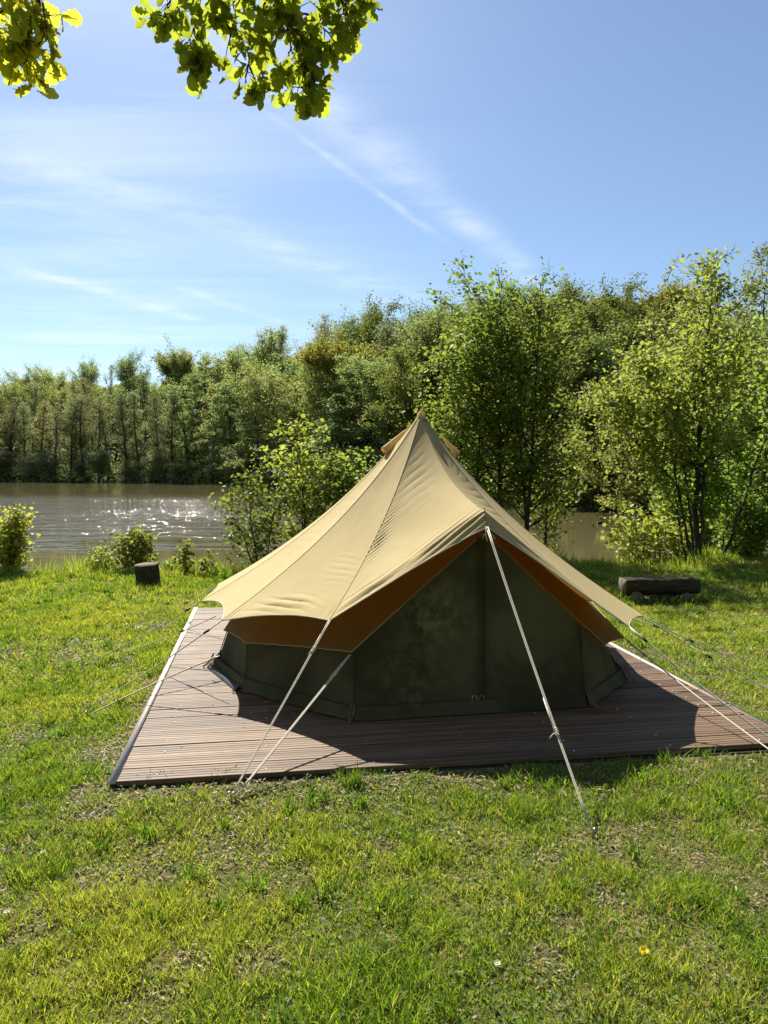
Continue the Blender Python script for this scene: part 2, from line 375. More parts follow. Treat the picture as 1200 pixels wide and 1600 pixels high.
# ------------------------------------------------------------------ tent materials
def fabric(name, c1, c2, transl, tcol, stain=None, wr=0.15, rough=0.85):
    m, n, out = mat(name); g = n.new('ShaderNodeNewGeometry').outputs['Position']
    big = n.noise(g, 1.7, 5, 0.6, 0.4); fine = n.noise(g, 260, 2, 0.6); mid = n.noise(g, 22, 4, 0.6)
    col = n.mix(n.smooth(big, 0.3, 0.7), c1, c2)
    col = n.mix(n.math('MULTIPLY', n.smooth(fine, 0.35, 0.75), 0.30), col, n.mix(1.0, col, (0.66, 0.66, 0.66), 'MULTIPLY'))
    col = n.mix(n.math('MULTIPLY', n.smooth(mid, 0.62, 0.8), 0.20), col, n.mix(1.0, col, (0.7, 0.68, 0.6), 'MULTIPLY'))
    if stain:
        for (c, r_, amt, sc) in stain:
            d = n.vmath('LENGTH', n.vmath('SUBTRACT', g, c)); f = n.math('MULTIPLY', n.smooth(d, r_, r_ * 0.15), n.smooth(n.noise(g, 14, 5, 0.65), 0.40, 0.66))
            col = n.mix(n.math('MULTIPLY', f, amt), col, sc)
    bp = n.bump(n.math('ADD', n.math('MULTIPLY', fine, 0.25), n.math('MULTIPLY', mid, 0.75)), wr, 0.006)
    p = principled(n, None, col, rough, bp, 0.2)
    t = n.new('ShaderNodeBsdfTranslucent'); t.inputs['Color'].default_value = (*tcol, 1)
    n.link(bp, t.inputs['Normal'])
    ms = n.new('ShaderNodeMixShader'); ms.inputs[0].default_value = transl
    n.link(p.outputs[0], ms.inputs[1]); n.link(t.outputs[0], ms.inputs[2]); n.link(ms.outputs[0], out.inputs['Surface'])
    return m
M_fly = fabric('beige_canvas', (0.58, 0.485, 0.25), (0.67, 0.565, 0.31), 0.38, (0.76, 0.54, 0.22))
M_hem = fabric('hem_tape', (0.66, 0.60, 0.45), (0.70, 0.64, 0.48), 0.1, (0.7, 0.6, 0.4))
M_seam = fabric('seam_thread', (0.40, 0.32, 0.17), (0.46, 0.37, 0.20), 0.1, (0.6, 0.4, 0.2))
M_inner = fabric('amber_canvas', (0.27, 0.18, 0.055), (0.33, 0.215, 0.065), 0.50, (0.74, 0.44, 0.08))
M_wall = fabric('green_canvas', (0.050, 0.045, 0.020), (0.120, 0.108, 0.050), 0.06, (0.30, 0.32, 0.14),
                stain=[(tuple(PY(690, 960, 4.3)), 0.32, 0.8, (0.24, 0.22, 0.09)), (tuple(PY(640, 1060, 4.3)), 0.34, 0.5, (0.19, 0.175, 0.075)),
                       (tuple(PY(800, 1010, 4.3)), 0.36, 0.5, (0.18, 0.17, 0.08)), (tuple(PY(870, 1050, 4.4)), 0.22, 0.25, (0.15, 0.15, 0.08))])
M_groundsheet = fabric('grey_groundsheet', (0.045, 0.048, 0.055), (0.07, 0.075, 0.085), 0.0, (0.1, 0.1, 0.1), wr=0.1, rough=0.8)
m, n, out = mat('rope_fibre'); g = n.new('ShaderNodeNewGeometry').outputs['Position']
principled(n, out, n.ramp(n.noise(g, 120, 2), [(0.3, (0.50, 0.45, 0.34)), (0.7, (0.72, 0.67, 0.55))]), 0.8)
M_rope = m
m, n, out = mat('dark_rope'); principled(n, out, (0.16, 0.13, 0.08), 0.9); M_drope = m
m, n, out = mat('black_plastic'); principled(n, out, (0.02, 0.02, 0.02), 0.5); M_black = m
m, n, out = mat('steel'); principled(n, out, (0.45, 0.45, 0.43), 0.4, None, 0.5, 0.8); M_steel = m

APEX = PY(658, 645, 5.9)
CTR = Vector((APEX.x, APEX.y, DZ))
tent = thing('bell_tent', 'beige canvas bell tent with dark green walls and white guy ropes standing on the deck', 'tent', tuple(CTR))
# flysheet corners, clockwise from front-left
FB = PY(515, 969, 4.15); AT = PY(757, 799, 4.56); AL = PY(761, 823, 4.47); FR1 = PY(983, 979, 4.34); FR2 = PY(1006, 962, 4.86)
FC = PY(347, 969, 4.70); FD1 = PY(315, 939, 5.60); FD2 = PY(342, 912, 6.5)
FBE = Vector((1.62, 6.0, 0.43)); FBR = Vector((1.35, 6.95, 0.45)); FBB = Vector((0.35, 7.55, 0.5)); FBL = Vector((-0.8, 7.3, 0.45))
SAG = 0.14
NV = 260
def seam(end, v, kink=None, sag=SAG):
    """seam curve from the apex (v=0) to a corner (v=1); kink = pole-top point reached at v=0.93"""
    v = np.asarray(v, float)[:, None]; A = np.array(APEX); E = np.array(end if kink is None else kink)
    r = v if kink is None else np.clip(v / 0.93, 0, 1)
    out_dir = E - A; out_dir[2] = 0; L = np.linalg.norm(out_dir); out_dir /= L
    # start a few cm out from the pole so the top is blunt
    A2 = A + out_dir * 0.022 - np.array([0, 0, 0.025])
    P = A2 + (E - A2) * r
    s = 4 * r * (1 - r) * (1.15 - 0.3 * r)
    P = P - np.array([0, 0, 1.0]) * s * sag * 0.9 - out_dir * s * sag * 0.25
    if kink is not None:
        q = np.clip((v - 0.93) / 0.07, 0, 1); P = P + (np.array(end) - E) * q
    return P
def panel(a, b, ka=None, kb=None, scallop=0.03, nu=70, wrinkles=None, off=0.0, nv=NV, sag=SAG, seedp=0, vtop=0.0):
    v = np.linspace(0, 1, nv) ** 0.9; u = np.linspace(0, 1, nu)
    Vv = vtop + (1 - vtop) * v[None, :] * (1 - scallop * (4 * u * (1 - u))[:, None])     # hem drawn up between corners
    G = np.zeros((nu, nv, 3))
    for i in range(nu):
        SA = seam(a, Vv[i], ka, sag); SB = seam(b, Vv[i], kb, sag); G[i] = SA * (1 - u[i]) + SB * u[i]
    du = np.gradient(G, axis=0); dv = np.gradient(G, axis=1); N = np.cross(du, dv); N /= np.linalg.norm(N, axis=2)[:, :, None] + 1e-9
    if N[nu // 2, nv // 2, 2] < 0: N = -N
    U, V2 = np.meshgrid(u, v, indexing='ij')
    D = -0.012 * (4 * U * (1 - U)) * V2 * (1 - V2) * 2                  # soft hollow between seams
    if wrinkles is not None: D = D + wrinkles(U, V2)
    G = G + N * (D + off)[:, :, None]
    return G
def gauss(x, c, s): return np.exp(-((x - c) / s) ** 2)
def bandwr(U, V, phase, freq, amp, uc, us, vc, vs, seed):
    """bundle of sharp tension folds; phase = field the folds follow"""
    nz = fbm(U * 3 + 10, V * 9 + seed, 3, seed) ; f = np.sin(2 * np.pi * freq * phase + 5 * nz)
    f = 1.6 * (np.abs(np.sin(np.pi * freq * phase + 2.5 * nz)) ** 0.6 - .6)
    return amp * f * gauss(U, uc, us) * gauss(V, vc, vs) * (0.35 + 1.3 * fbm(U * 2.3, V * 14, 2, seed + 7))
def w_front(U, V):      # B (u=0) -> A (u=1)
    d = bandwr(U, V, V + .10 * U, 38, 0.0065, 0.08, 0.11, 0.60, 0.12, 1) + bandwr(U, V, V + .06 * U, 17, 0.0024, 0.45, 0.30, 0.36, 0.16, 2)
    d += bandwr(U, V, V + 0.16 * U, 28, 0.0130, 0.80, 0.24, 0.93, 0.055, 3) + bandwr(U, V, V + 0.05 * U, 22, 0.0120, 0.22, 0.16, 0.955, 0.032, 4)
    return d + 0.006 * (fbm(U * 4, V * 6, 3, 55) - .5) * V
def w_cb(U, V):         # C -> B
    d = bandwr(U, V, V - 0.10 * U, 27, 0.0140, 0.45, 0.24, 0.94, 0.035, 5) + bandwr(U, V, V - 0.05 * U, 34, 0.0016, 0.75, 0.2, 0.76, 0.10, 6)
    d += bandwr(U, V, U, 14, 0.0035, 0.02, 0.08, 0.97, 0.04, 7) + bandwr(U, V, U, 14, 0.0035, 0.98, 0.08, 0.97, 0.04, 8)
    return d + 0.006 * (fbm(U * 4, V * 5, 3, 56) - .5) * V
def w_dc(U, V):
    return bandwr(U, V, U, 9, 0.0030, 0.9, 0.18, 0.93, 0.07, 9) + bandwr(U, V, V, 22, 0.0012, 0.5, 0.4, 0.6, 0.3, 10)
def w_ar(U, V):         # A -> R1
    return bandwr(U, V, V - 0.06 * U, 28, 0.0080, 0.30, 0.35, 0.88, 0.10, 11) + bandwr(U, V, V + 0.2 * U, 22, 0.0028, 0.8, 0.25, 0.45, 0.25, 12) \
        + bandwr(U, V, U * 1.3 + V * 0.4, 10, 0.0030, 0.5, 0.3, 0.45, 0.3, 13)
defs = [(FB, AL, None, AT, 0.012, w_front, 110), (AL, FR1, AT, None, 0.012, w_ar, 90), (FR1, FR2, None, None, 0.015, None, 20), (FR2, FBE, None, None, 0.03, None, 40), (FBE, FBR, None, None, 0.03, None, 30),
        (FBR, FBB, None, None, 0.03, None, 30), (FBB, FBL, None, None, 0.03, None, 30), (FBL, FD2, None, None, 0.03, None, 30), (FD2, FD1, None, None, 0.02, None, 30),
        (FD1, FC, None, None, 0.042, w_dc, 60), (FC, FB, None, None, 0.028, w_cb, 100)]
fly = MB(); hem = MB(); seams = MB()
for (a, b, ka, kb, sc, wr, nu) in defs:
    G = panel(a, b, ka, kb, sc, nu, wr); fly.grid(G)
    H = G[:, -1]; hem.tube(H + np.array([0, 0, -0.002]), 0.0042, 6)
    SG = G[0, 3:] + 0; outw = SG - np.array(CTR); outw[:, 2] = 0; outw /= np.linalg.norm(outw, axis=1)[:, None]
    if ka is None: seams.tube(SG + outw * 0.0012 + np.array([0, 0, 0.0012]), 0.0020, 5)
fo = fly.build('flysheet', M_fly, tent)
mod = fo.modifiers.new('thickness', 'SOLIDIFY'); mod.thickness = 0.0015; mod.offset = 0
fo.data.update()
hem.build('hem', M_hem, fo); seams.build('seam', M_seam, fo)
for ch in fo.children: ch.location = (0, 0, 0)
# cap over the pole and its cord
cp = MB(); th = np.linspace(0, 2 * math.pi, 25)
rows = []
for (r_, dz) in ((0.004, 0.012), (0.016, 0.008), (0.026, -0.006), (0.037, -0.035), (0.062, -0.085), (0.082, -0.118)):
    rr_ = r_ * (1 + 0.05 * np.sin(3 * th)) ; rows.append(np.stack([APEX.x + rr_ * np.cos(th), APEX.y + rr_ * np.sin(th), np.full(25, APEX.z + dz) + (0.006 * np.sin(5 * th) if dz < -.1 else 0)], -1))
cp.grid(np.array(rows)); cap_o = cp.build('pole_cap', M_fly, tent)
cd = MB(); tt = np.linspace(0, 2 * math.pi, 30)
cd.tube([(APEX.x + 0.056 * math.cos(t), APEX.y + 0.056 * math.sin(t), APEX.z - 0.068 + 0.006 * math.cos(t)) for t in tt], 0.003, 5)
for s_ in (-1, 1): cd.tube([(APEX.x + 0.022, APEX.y - 0.054, APEX.z - 0.066), (APEX.x + 0.03 + .012 * s_, APEX.y - 0.062, APEX.z - 0.06 - .01 * s_), (APEX.x + 0.03 + .02 * s_, APEX.y - 0.064, APEX.z - 0.085)], 0.0025, 5)
cd.build('tie_cord', M_drope, tent)
# pole spike at the front peak
ps = MB(); ps.tube([AT + Vector((0, 0.004, -0.03)), AT + Vector((0, 0.004, 0.006))], 0.008, 8); ps.tube([AT + Vector((0, 0.004, 0)), AT + Vector((0, 0.004, 0.028))], 0.0028, 6); ps.build('pole_spike', M_steel, tent)
# ------------------------------------------------------------------ inner tent
A_in = PY(757, 832, 4.60)
floor = [PZ(553, 1125, DZ), PZ(915, 1103, DZ), PZ(972, 1062, DZ), Vector((1.72, 6.2, DZ)), Vector((1.1, 7.0, DZ)), Vector((-0.45, 7.05, DZ)), Vector((-1.22, 6.35, DZ)), PZ(337, 1042, DZ), PZ(382, 1078, DZ)]
IB = PY(552, 1016, 4.27); I1 = PY(906, 975, 4.50); I2 = PY(944, 1008, 4.74); IT = PY(976, 997, 4.98)
IC = PY(387, 1003, 4.93); ID = PY(357, 984, 5.40)
eave = [IB, I1, I2, Vector((1.60, 6.15, 0.45)), Vector((1.0, 6.9, 0.45)), Vector((-0.4, 6.95, 0.45)), Vector((-1.12, 6.3, 0.45)), ID, IC]
IAP = APEX - Vector((0, 0, 0.10))
def in_seam(end, v):
    v = np.asarray(v, float)[:, None]; A = np.array(IAP); E = np.array(end); P = A + (E - A) * v
    s = 4 * v * (1 - v); return P - np.array([0, 0, 1]) * s * (SAG * 0.95)
ir = MB()
def in_panel(a, b, nu=50, nv=80, wr=0.0, scal=0.0, seed=0):
    v = np.linspace(0.02, 1, nv); u = np.linspace(0, 1, nu); G = np.zeros((nu, nv, 3))
    for i in range(nu):
        vv = v * (1 - scal * 4 * u[i] * (1 - u[i])); G[i] = in_seam(a, vv) * (1 - u[i]) + in_seam(b, vv) * u[i]
    U, V = np.meshgrid(u, v, indexing='ij')
    if wr: G[:, :, 2] += wr * .45 * (1 - V ** 6 * .7) * np.sin(70 * (V - 0.35 * U) * (1 + .3 * fbm(U * 3, V * 3, 2, seed)) + 4 * fbm(U * 4, V * 5, 3, seed)) * gauss(V, 0.95, 0.16)
    return G
IBo = IB + Vector((-0.01, -0.02, -0.006))
ring = [(IBo, A_in, .004), (A_in, I2 + Vector((0.01, -0.01, 0)), .004), (I2, IT, 0.003), (IT, eave[3] + Vector((.12, .05, -.02)), .003), (eave[3] + Vector((.12, .05, -.02)), eave[4] + Vector((.06, .1, -.02)), 0), (eave[4] + Vector((.06, .1, -.02)), eave[5] + Vector((-.06, .1, -.02)), 0),
        (eave[5] + Vector((-.06, .1, -.02)), eave[6] + Vector((-.08, .05, -.02)), 0), (eave[6] + Vector((-.08, .05, -.02)), ID + Vector((-.03, -.02, 0)), .004), (ID + Vector((-.03, -.02, 0)), IC + Vector((-.01, -.03, 0)), .006), (IC + Vector((-.01, -.03, 0)), IBo, .009)]
for k, (a, b, wr) in enumerate(ring): ir.grid(in_panel(a, b, wr=wr, scal=0.006, seed=k))
iro = ir.build('inner_roof', M_inner, tent)
eh = MB()
for k, (a, b, wr) in enumerate(ring):
    G = in_panel(a, b, wr=wr, scal=0.006, seed=k); eh.tube(G[:, -1], 0.0038, 5)
eho = eh.build('eave_hem', M_seam, iro); eho.location = (0, 0, 0)
# walls with soft folds
wl = MB()
def wall_panel(f0, f1, e0, e1, seed, nu=40, nv=24):
    f0, f1, e0, e1 = [np.array(p) for p in (f0, f1, e0, e1)]; u = np.linspace(0, 1, nu)[:, None, None]; v = np.linspace(0, 1, nv)[None, :, None]
    G = (f0 * (1 - u) + f1 * u) * (1 - v) + (e0 * (1 - u) + e1 * u) * v
    nrm = np.cross(f1 - f0, e0 - f0); nrm /= np.linalg.norm(nrm); U = u[:, :, 0] + 0 * v[:, :, 0]; V = v[:, :, 0] + 0 * U
    D = 0.035 * (fbm(U * 3 + seed, V * 1.6, 3, seed) - .5) + 0.006 * np.sin(14 * (V - .5 * U) + seed) * gauss(V, 0.1, .35) * gauss(U, 1, .3) + 0.006 * np.sin(14 * (V + .5 * U) + seed) * gauss(V, 0.1, .35) * gauss(U, 0, .3)
    D = D * np.sin(np.pi * np.clip(U, 0, 1)) ** 0.5
    wl.grid(G + nrm * D[:, :, None])
for k in range(1, 9):
    if k == 0: continue
    wall_panel(floor[k], floor[(k + 1) % 9], eave[k], eave[(k + 1) % 9], k)
# front wall: floor edge up to the gable line through A_in
nu, nv = 90, 70; u = np.linspace(0, 1, nu); F0, F1 = np.array(floor[0]), np.array(floor[1]); E0, EA, E1_ = np.array(IB), np.array(A_in), np.array(I1)
ua = 0.56
top = np.array([E0 + (EA - E0) * (x / ua) if x < ua else EA + (E1_ - EA) * ((x - ua) / (1 - ua)) for x in u])
bot = F0 + (F1 - F0) * u[:, None]; v = np.linspace(0, 1, nv)
G = bot[:, None] * (1 - v[None, :, None]) + top[:, None] * v[None, :, None]
U, V = np.meshgrid(u, v, indexing='ij')
D = 0.055 * (fbm(U * 3, V * 2.2, 3, 31) - .5) + 0.018 * (1 - 2 * np.abs(fbm(U * 7 + V * 3, V * 4 - U * 2, 3, 33) * 2 - 1)) * gauss(V, .25, .4) + 0.012 * np.sin(22 * (V + .8 * U) + 3 * fbm(U * 3, V * 3, 2, 5)) * gauss(U, .08, .14) * gauss(V, .2, .3) + 0.010 * gauss(V, .04, .05) * np.sin(U * 19) + 0.004 * np.sin(30 * U + 6 * V) * gauss(V, 0.1, 0.18) + 0.012 * gauss(U, ua + .01, 0.03) * (0.3 + V)
D += 0.004 * np.sin(16 * (V - 0.7 * U)) * gauss(U, 0.9, 0.2) * gauss(V, 0.2, .3)
G[:, :, 1] -= D * np.sin(np.pi * U) ** 0.4
wl.grid(G)
wo_ = wl.build('inner_wall', M_wall, tent)
# mud flap hem along the wall foot, seams of the wall
ft = MB(); WS = []; ws = MB()
for k in range(9):
    a, b = np.array(floor[k]), np.array(floor[(k + 1) % 9]); t_ = np.linspace(0, 1, 26)[:, None]; c = np.array([CTR.x, CTR.y, 0])
    o_ = (a + b) / 2 - c; o_[2] = 0; o_ /= np.linalg.norm(o_)
    L = a + (b - a) * t_; wv = 0.006 * np.sin(t_ * 17 + k)
    rowz = [L + o_ * (0.002) + np.array([0, 0, 0.075]), L + o_ * (0.012 + wv) + np.array([0, 0, 0.045]), L + o_ * (0.018 + wv) + np.array([0, 0, 0.016]), L + o_ * (0.045 + wv) + np.array([0, 0, 0.008])]
    ft.grid(np.array(rowz))
    e = np.array(eave[k]); WS.append(MB()); WS[-1].tube([a + np.array([0, 0, .02]) + (e - a) * x - np.array([0, .004, 0]) for x in np.linspace(0, .97, 8)], 0.0035, 5)
x0 = G[int(ua * (nu - 1)), :]
ws.tube(x0 + np.array([0.012, -0.006, 0]), 0.0045, 5); ws.tube(x0 + np.array([-0.03, -0.004, 0]), 0.003, 5)
wf = ft.build('mud_flap', M_wall, wo_); wf.location = (0, 0, 0)
for q_ in WS + [ws]:
    wsn = q_.build('wall_seam', M_wall, wo_); wsn.location = (0, 0, 0)
zp = MB(); zp.tube(x0[:-3] + np.array([-0.008, -0.009, 0]), 0.0028, 4); zo = zp.build('zipper', M_black, wo_); zo.location = (0, 0, 0)
# groundsheet lip on the left
gs = MB()
for (a, b) in ((floor[7], floor[8]), (floor[6], floor[7])):
    a, b = np.array(a), np.array(b); t_ = np.linspace(0, 1, 20)[:, None]; c = np.array([CTR.x, CTR.y, 0]); o_ = (a + b) / 2 - c; o_[2] = 0; o_ /= np.linalg.norm(o_)
    wdt = 0.035
    L = a + (b - a) * t_
    gs.grid(np.array([L + o_ * 0.02 + [0, 0, 0.022], L + o_ * (wdt) + [0, 0, 0.030], L + o_ * (wdt + 0.025) + [0, 0, 0.016], L + o_ * (wdt + 0.03) + [0, 0, 0.003]]))
gs.build('groundsheet', M_groundsheet, tent)
# toggle rings at the foot of the zip
for k, px in enumerate((741, 752)):
    c = PY(px, 1090, 4.33); c.z = max(c.z, DZ + .03); rg = MB()
    rg.tube([c + Vector((0.016 * math.cos(t), -0.02, 0.019 * math.sin(t))) for t in np.linspace(0, 2 * math.pi, 18)], 0.0016, 5)
    ro = rg.build('zip_ring', M_rope if k == 0 else M_steel, tent)
# peg loops at wall corners
for k in (0, 1, 2, 8, 7):
    f = floor[k]; o_ = (f - CTR); o_.z = 0; o_.normalize(); sd_ = Vector((-o_.y, o_.x, 0)); lp = MB()
    for s_ in (-1, 1):
        lp.tube([f + o_ * 0.012 + sd_ * 0.008 * s_ + Vector((0, 0, 0.10)), f + o_ * 0.04 + sd_ * 0.011 * s_ + Vector((0, 0, 0.05)), f + o_ * 0.085 + sd_ * 0.004 * s_ + Vector((0, 0, 0.012))], 0.0042, 5)
    lo = lp.build('peg_loop', M_drope, tent)
    pg = MB(); pg.tube([f + o_ * 0.085 + Vector((0, 0, -.005)), f + o_ * 0.088 + Vector((0, 0, 0.02)), f + o_ * 0.098 + Vector((0, 0, 0.022))], 0.003, 6); po = pg.build('eyelet', M_steel, lo); po.location = (0, 0, 0)
# vent hoods near the top
def vent(M, T, s, name='vent_hood'):
    """small canvas hood: a flattened cone tapering up the roof, open at its lower end, amber inside"""
    ax = (T - M); L = ax.length; ax.normalize(); u_ = ax.cross(Vector((0, 0, 1))).normalized(); w_ = ax.cross(u_).normalized(); ts = np.linspace(0, 2 * math.pi, 17)
    def rg(c, r_, k=0.0): return [tuple(c + u_ * math.cos(t) * r_ * .8 + w_ * math.sin(t) * r_ + ax * (k * math.sin(3 * t))) for t in ts]
    vb = MB(); vb.grid(np.array([rg(M + ax * (L * q), s * (1 - q) ** .8 + .006, .004 * (1 - q)) for q in np.linspace(0, 1, 9)])); o = vb.build(name, M_fly, tent)
    lb = MB(); lb.grid(np.array([rg(M + ax * .004, s * .93), rg(M + ax * .03, s * .5), rg(M + ax * .035, s * .02)])); lo = lb.build('vent_lining', M_inner, o); lo.location = (0, 0, 0)
    rb = MB(); rb.tube(rg(M, s, .004), 0.0035, 6); r2 = rb.build('vent_rim', M_seam, o); r2.location = (0, 0, 0)
vent(PY(602, 706, 5.86), PY(640, 668, 6.02), 0.040)
vent(PY(714, 709, 5.90), PY(692, 684, 6.0), 0.022)

# ------------------------------------------------------------------ guy ropes
def rope(p0, p1, r_=0.0032, slider=None, sl_kind='black', double=False, sag=0.02, material=None, end_peg=True, label=None, name='guy_rope'):
    p0, p1 = Vector(p0), Vector(p1); d = p1 - p0; b = MB(); ts = np.linspace(0, 1, 14)
    def at(t): return p0 + d * t - Vector((0, 0, sag * 4 * t * (1 - t)))
    side = d.cross(Vector((0, 0, 1))).normalized()
    if double:
        for s_ in (-1, 1): b.tube([at(t) + side * (s_ * 0.0048 * (1 - 0.4 * t)) for t in ts], r_ * .8, 6)
    else: b.tube([at(t) for t in ts], r_, 6)
    if slider is not None:
        t = slider; c = at(t); e = d.normalized()
        for k in range(3): # doubled return strand up from the slider
            pass
        b.tube([at(t - .10 if t > .12 else .01) + side * 0.007, at(t) + side * 0.009], r_ * .8, 5)
    o = b.build(name, material or M_rope, tent)
    if label: o['label'] = label
    if slider is not None:
        s2 = MB()
        if sl_kind == 'black': s2.tube([c - e * 0.022, c - e * .02 + side * .001, c + e * 0.022], [0.006, 0.009, 0.007], 6)
        else:   # knotted hitch: a few wraps and a loose end
            for q in range(4):
                cc = c + e * (q - 1.5) * 0.009; u_ = side; w_ = e.cross(side)
                s2.tube([cc + (u_ * math.cos(a_) + w_ * math.sin(a_)) * 0.008 + e * 0.004 * math.sin(a_ + q) for a_ in np.linspace(0, 2 * math.pi, 10)], 0.0035, 5)
            s2.tube([c, c + side * .02 + Vector((0, 0, -.012)), c + side * .034 + Vector((0, 0, -.03))], 0.0028, 5)
        so = s2.build('rope_slider' if sl_kind == 'black' else 'rope_knot', M_black if sl_kind == 'black' else M_rope, o); so.location = (0, 0, 0)
    if end_peg:
        hd = Vector((d.x, d.y, 0)).normalized(); pb = MB(); z0 = p1.z
        pb.tube([p1 + hd * -0.01 + Vector((0, 0, -0.06)), p1 + hd * 0.004 + Vector((0, 0, 0.02)), p1 + hd * 0.012 + Vector((0, 0, 0.028)), p1 + hd * 0.022 + Vector((0, 0, 0.018))], 0.003, 6)
        po = pb.build('tent_peg', M_steel, o); po.location = (0, 0, 0)
    return o
def gp(px, py, dz=0.02):
    p = PZ(px, py, 0); p.z = gzs(p.x, p.y) + dz; return p
PEG_FL = gp(361, 1262)
rope(FB, PEG_FL, 0.0034, 0.2, 'knot', double=True, sag=.004)
rope(IB + Vector((-.02, -.03, -.02)), PEG_FL + Vector((0.02, -0.005, 0)), 0.0042, 0.16, 'knot', double=True, sag=.004)
PEG_FR = gp(926, 1312)
rope(AL, PEG_FR, 0.0042, 0.74, 'knot', double=True)
# the hitch where the front rope leaves the canvas
hb = MB()
hb.tube([AL + Vector((-0.006, -0.01, 0.0)), AL + Vector((-0.012, -0.03, -0.05)), AL + Vector((-0.002, -0.04, -0.085))], 0.003, 5)
hb.tube([AL + Vector((0.012, -0.03, -0.035)), AL + Vector((0.035, -0.03, -0.05)), AL + Vector((0.045, -0.03, -0.075))], 0.0028, 5)
hb.tube([AL + Vector((0.005, -0.03, -0.035)), AL + Vector((-0.025, -0.03, -0.05)), AL + Vector((-0.028, -0.03, -0.07))], 0.0028, 5)
hb.build('rope_hitch', M_rope, tent)
rope(FC, gp(137, 1115), 0.0041, 0.12, 'black')
rope(PY(343, 1025, 5.08), gp(138, 1128), 0.0046, 0.06, 'knot', double=False, sag=-.012)
rope(FD1, gp(128, 1046), 0.0041, 0.12, 'black')
rope(PY(337, 963, 4.9), gp(170, 1032), 0.0035, 0.28, 'black')
rope(FD2 + Vector((0, 0, -.02)), gp(200, 984), 0.0032, 0.35, 'black')
rope(FD2, gp(190, 968), 0.0030, 0.5, 'black')
rope(FR1, gp(1262, 1212), 0.0043, 0.10, 'black')
rope(IT, gp(1262, 1228), 0.0043, 0.15, 'knot')
rope(FR2, gp(1300, 1112), 0.0038, 0.26, 'black')
rope(FR2 + Vector((-.02, .03, 0)), gp(1290, 1132), 0.0035, 0.4, 'black')
rope(PY(992, 966, 5.1), gp(1330, 1085), 0.0032, 0.1, 'black')

# ------------------------------------------------------------------ log bench, stump
m, n, out = mat('old_bark'); g = n.new('ShaderNodeTexCoord').outputs['Object']
a = n.noise(n.mapping(g, scale=(1, 5, 5)), 6, 6, 0.7, 0.6); b = n.noise(g, 40, 4, 0.7)
col = n.ramp(a, [(0.3, (0.020, 0.017, 0.012)), (0.55, (0.055, 0.045, 0.030)), (0.75, (0.12, 0.10, 0.07))])
col = n.mix(n.smooth(n.noise(g, 3.2, 4, 0.6), 0.58, 0.7), col, (0.05, 0.065, 0.02))
principled(n, out, col, 0.95, n.bump(n.math('ADD', a, n.math('MULTIPLY', b, .3)), 1.0, 0.02), 0.15); M_bark = m
m, n, out = mat('sawn_wood'); g = n.new('ShaderNodeTexCoord').outputs['Object']
wv = n.new('ShaderNodeTexWave', wave_type='RINGS'); wv.inputs['Scale'].default_value = 14; wv.inputs['Distortion'].default_value = 3; n.link(g, wv.inputs[0])
principled(n, out, n.ramp(wv.outputs['Fac'], [(0.1, (0.09, 0.07, 0.05)), (0.9, (0.17, 0.14, 0.10))]), 0.9, None, 0.2); M_sawn = m
def log_mesh(L, r_, seed, flat=None, axis='x', taper=0.95):
    nx, ns = 28, 30; t = np.linspace(-L / 2, L / 2, nx); th = np.linspace(0, 2 * np.pi, ns, endpoint=False); V = []
    for i, x in enumerate(t):
        for a_ in th:
            rr = r_ * (1 + .20 * (fbm(np.array([x * 4 + seed]), np.array([math.cos(a_) * 1.5 + 5 + math.sin(a_)]), 3, seed)[0] - .5) * 2 + .03 * math.sin(3 * a_ + seed)) * (1 - (1 - taper) * (i / nx))
            y, z = rr * math.cos(a_), rr * math.sin(a_)
            if flat is not None and z > flat: z = flat + (z - flat) * .08
            V.append((x, y, z))
    V = np.array(V); i = np.arange(nx - 1)[:, None] * ns; j = np.arange(ns)[None]; k = (j + 1) % ns
    Q = np.stack([i + j, i + ns + j, i + ns + k, i + k], -1).reshape(-1, 4)
    c0 = V[:ns].mean(0) - [0.004, 0, 0]; c1 = V[-ns:].mean(0) + [0.004, 0, 0]; V = np.vstack([V, c0, c1]); T = []
    for q in range(ns): T.append((len(V) - 2, q, (q + 1) % ns)); T.append((len(V) - 1, (nx - 1) * ns + (q + 1) % ns, (nx - 1) * ns + q))
    if axis == 'z': V = V[:, [1, 2, 0]]
    return np_mesh('log', V, Q, T, True, mats=[M_bark, M_sawn], midx=[0] * len(Q) + [1] * len(T))
p = PZ(1030, 937, 0.0); bz = gzs(p.x, p.y)
bench = thing('log_bench', 'dark weathered log laid across short logs as a bench on the right lawn', 'bench', (p.x, p.y, bz)); bench.rotation_euler.z = R(2)
Lb = 118 / FPX * p.y
o = link('log_seat', log_mesh(Lb, 0.125, 3, flat=0.07), bench, (0, 0, 0.185))
o = link('support_log', log_mesh(0.34, 0.075, 5), bench, (-Lb * .30, 0.0, 0.05)); o.rotation_euler.z = R(70)
o = link('support_log', log_mesh(0.34, 0.07, 7), bench, (Lb * .30, 0.0, 0.045)); o.rotation_euler.z = R(85)
o = link('support_log', log_mesh(0.5, 0.045, 8), bench, (Lb * .12, -0.10, 0.03)); o.rotation_euler.z = R(8)
p = PZ(232, 915, 0.0); st_o = link('tree_stump', log_mesh(0.29, 0.155, 11, axis='z', taper=1.02), None, (p.x, p.y, gzs(p.x, p.y) + 0.125)); st_o.rotation_euler = (R(3), R(-3), 0)
tag(st_o, 'dark sawn tree stump standing on the lawn near the pond edge', 'stump')
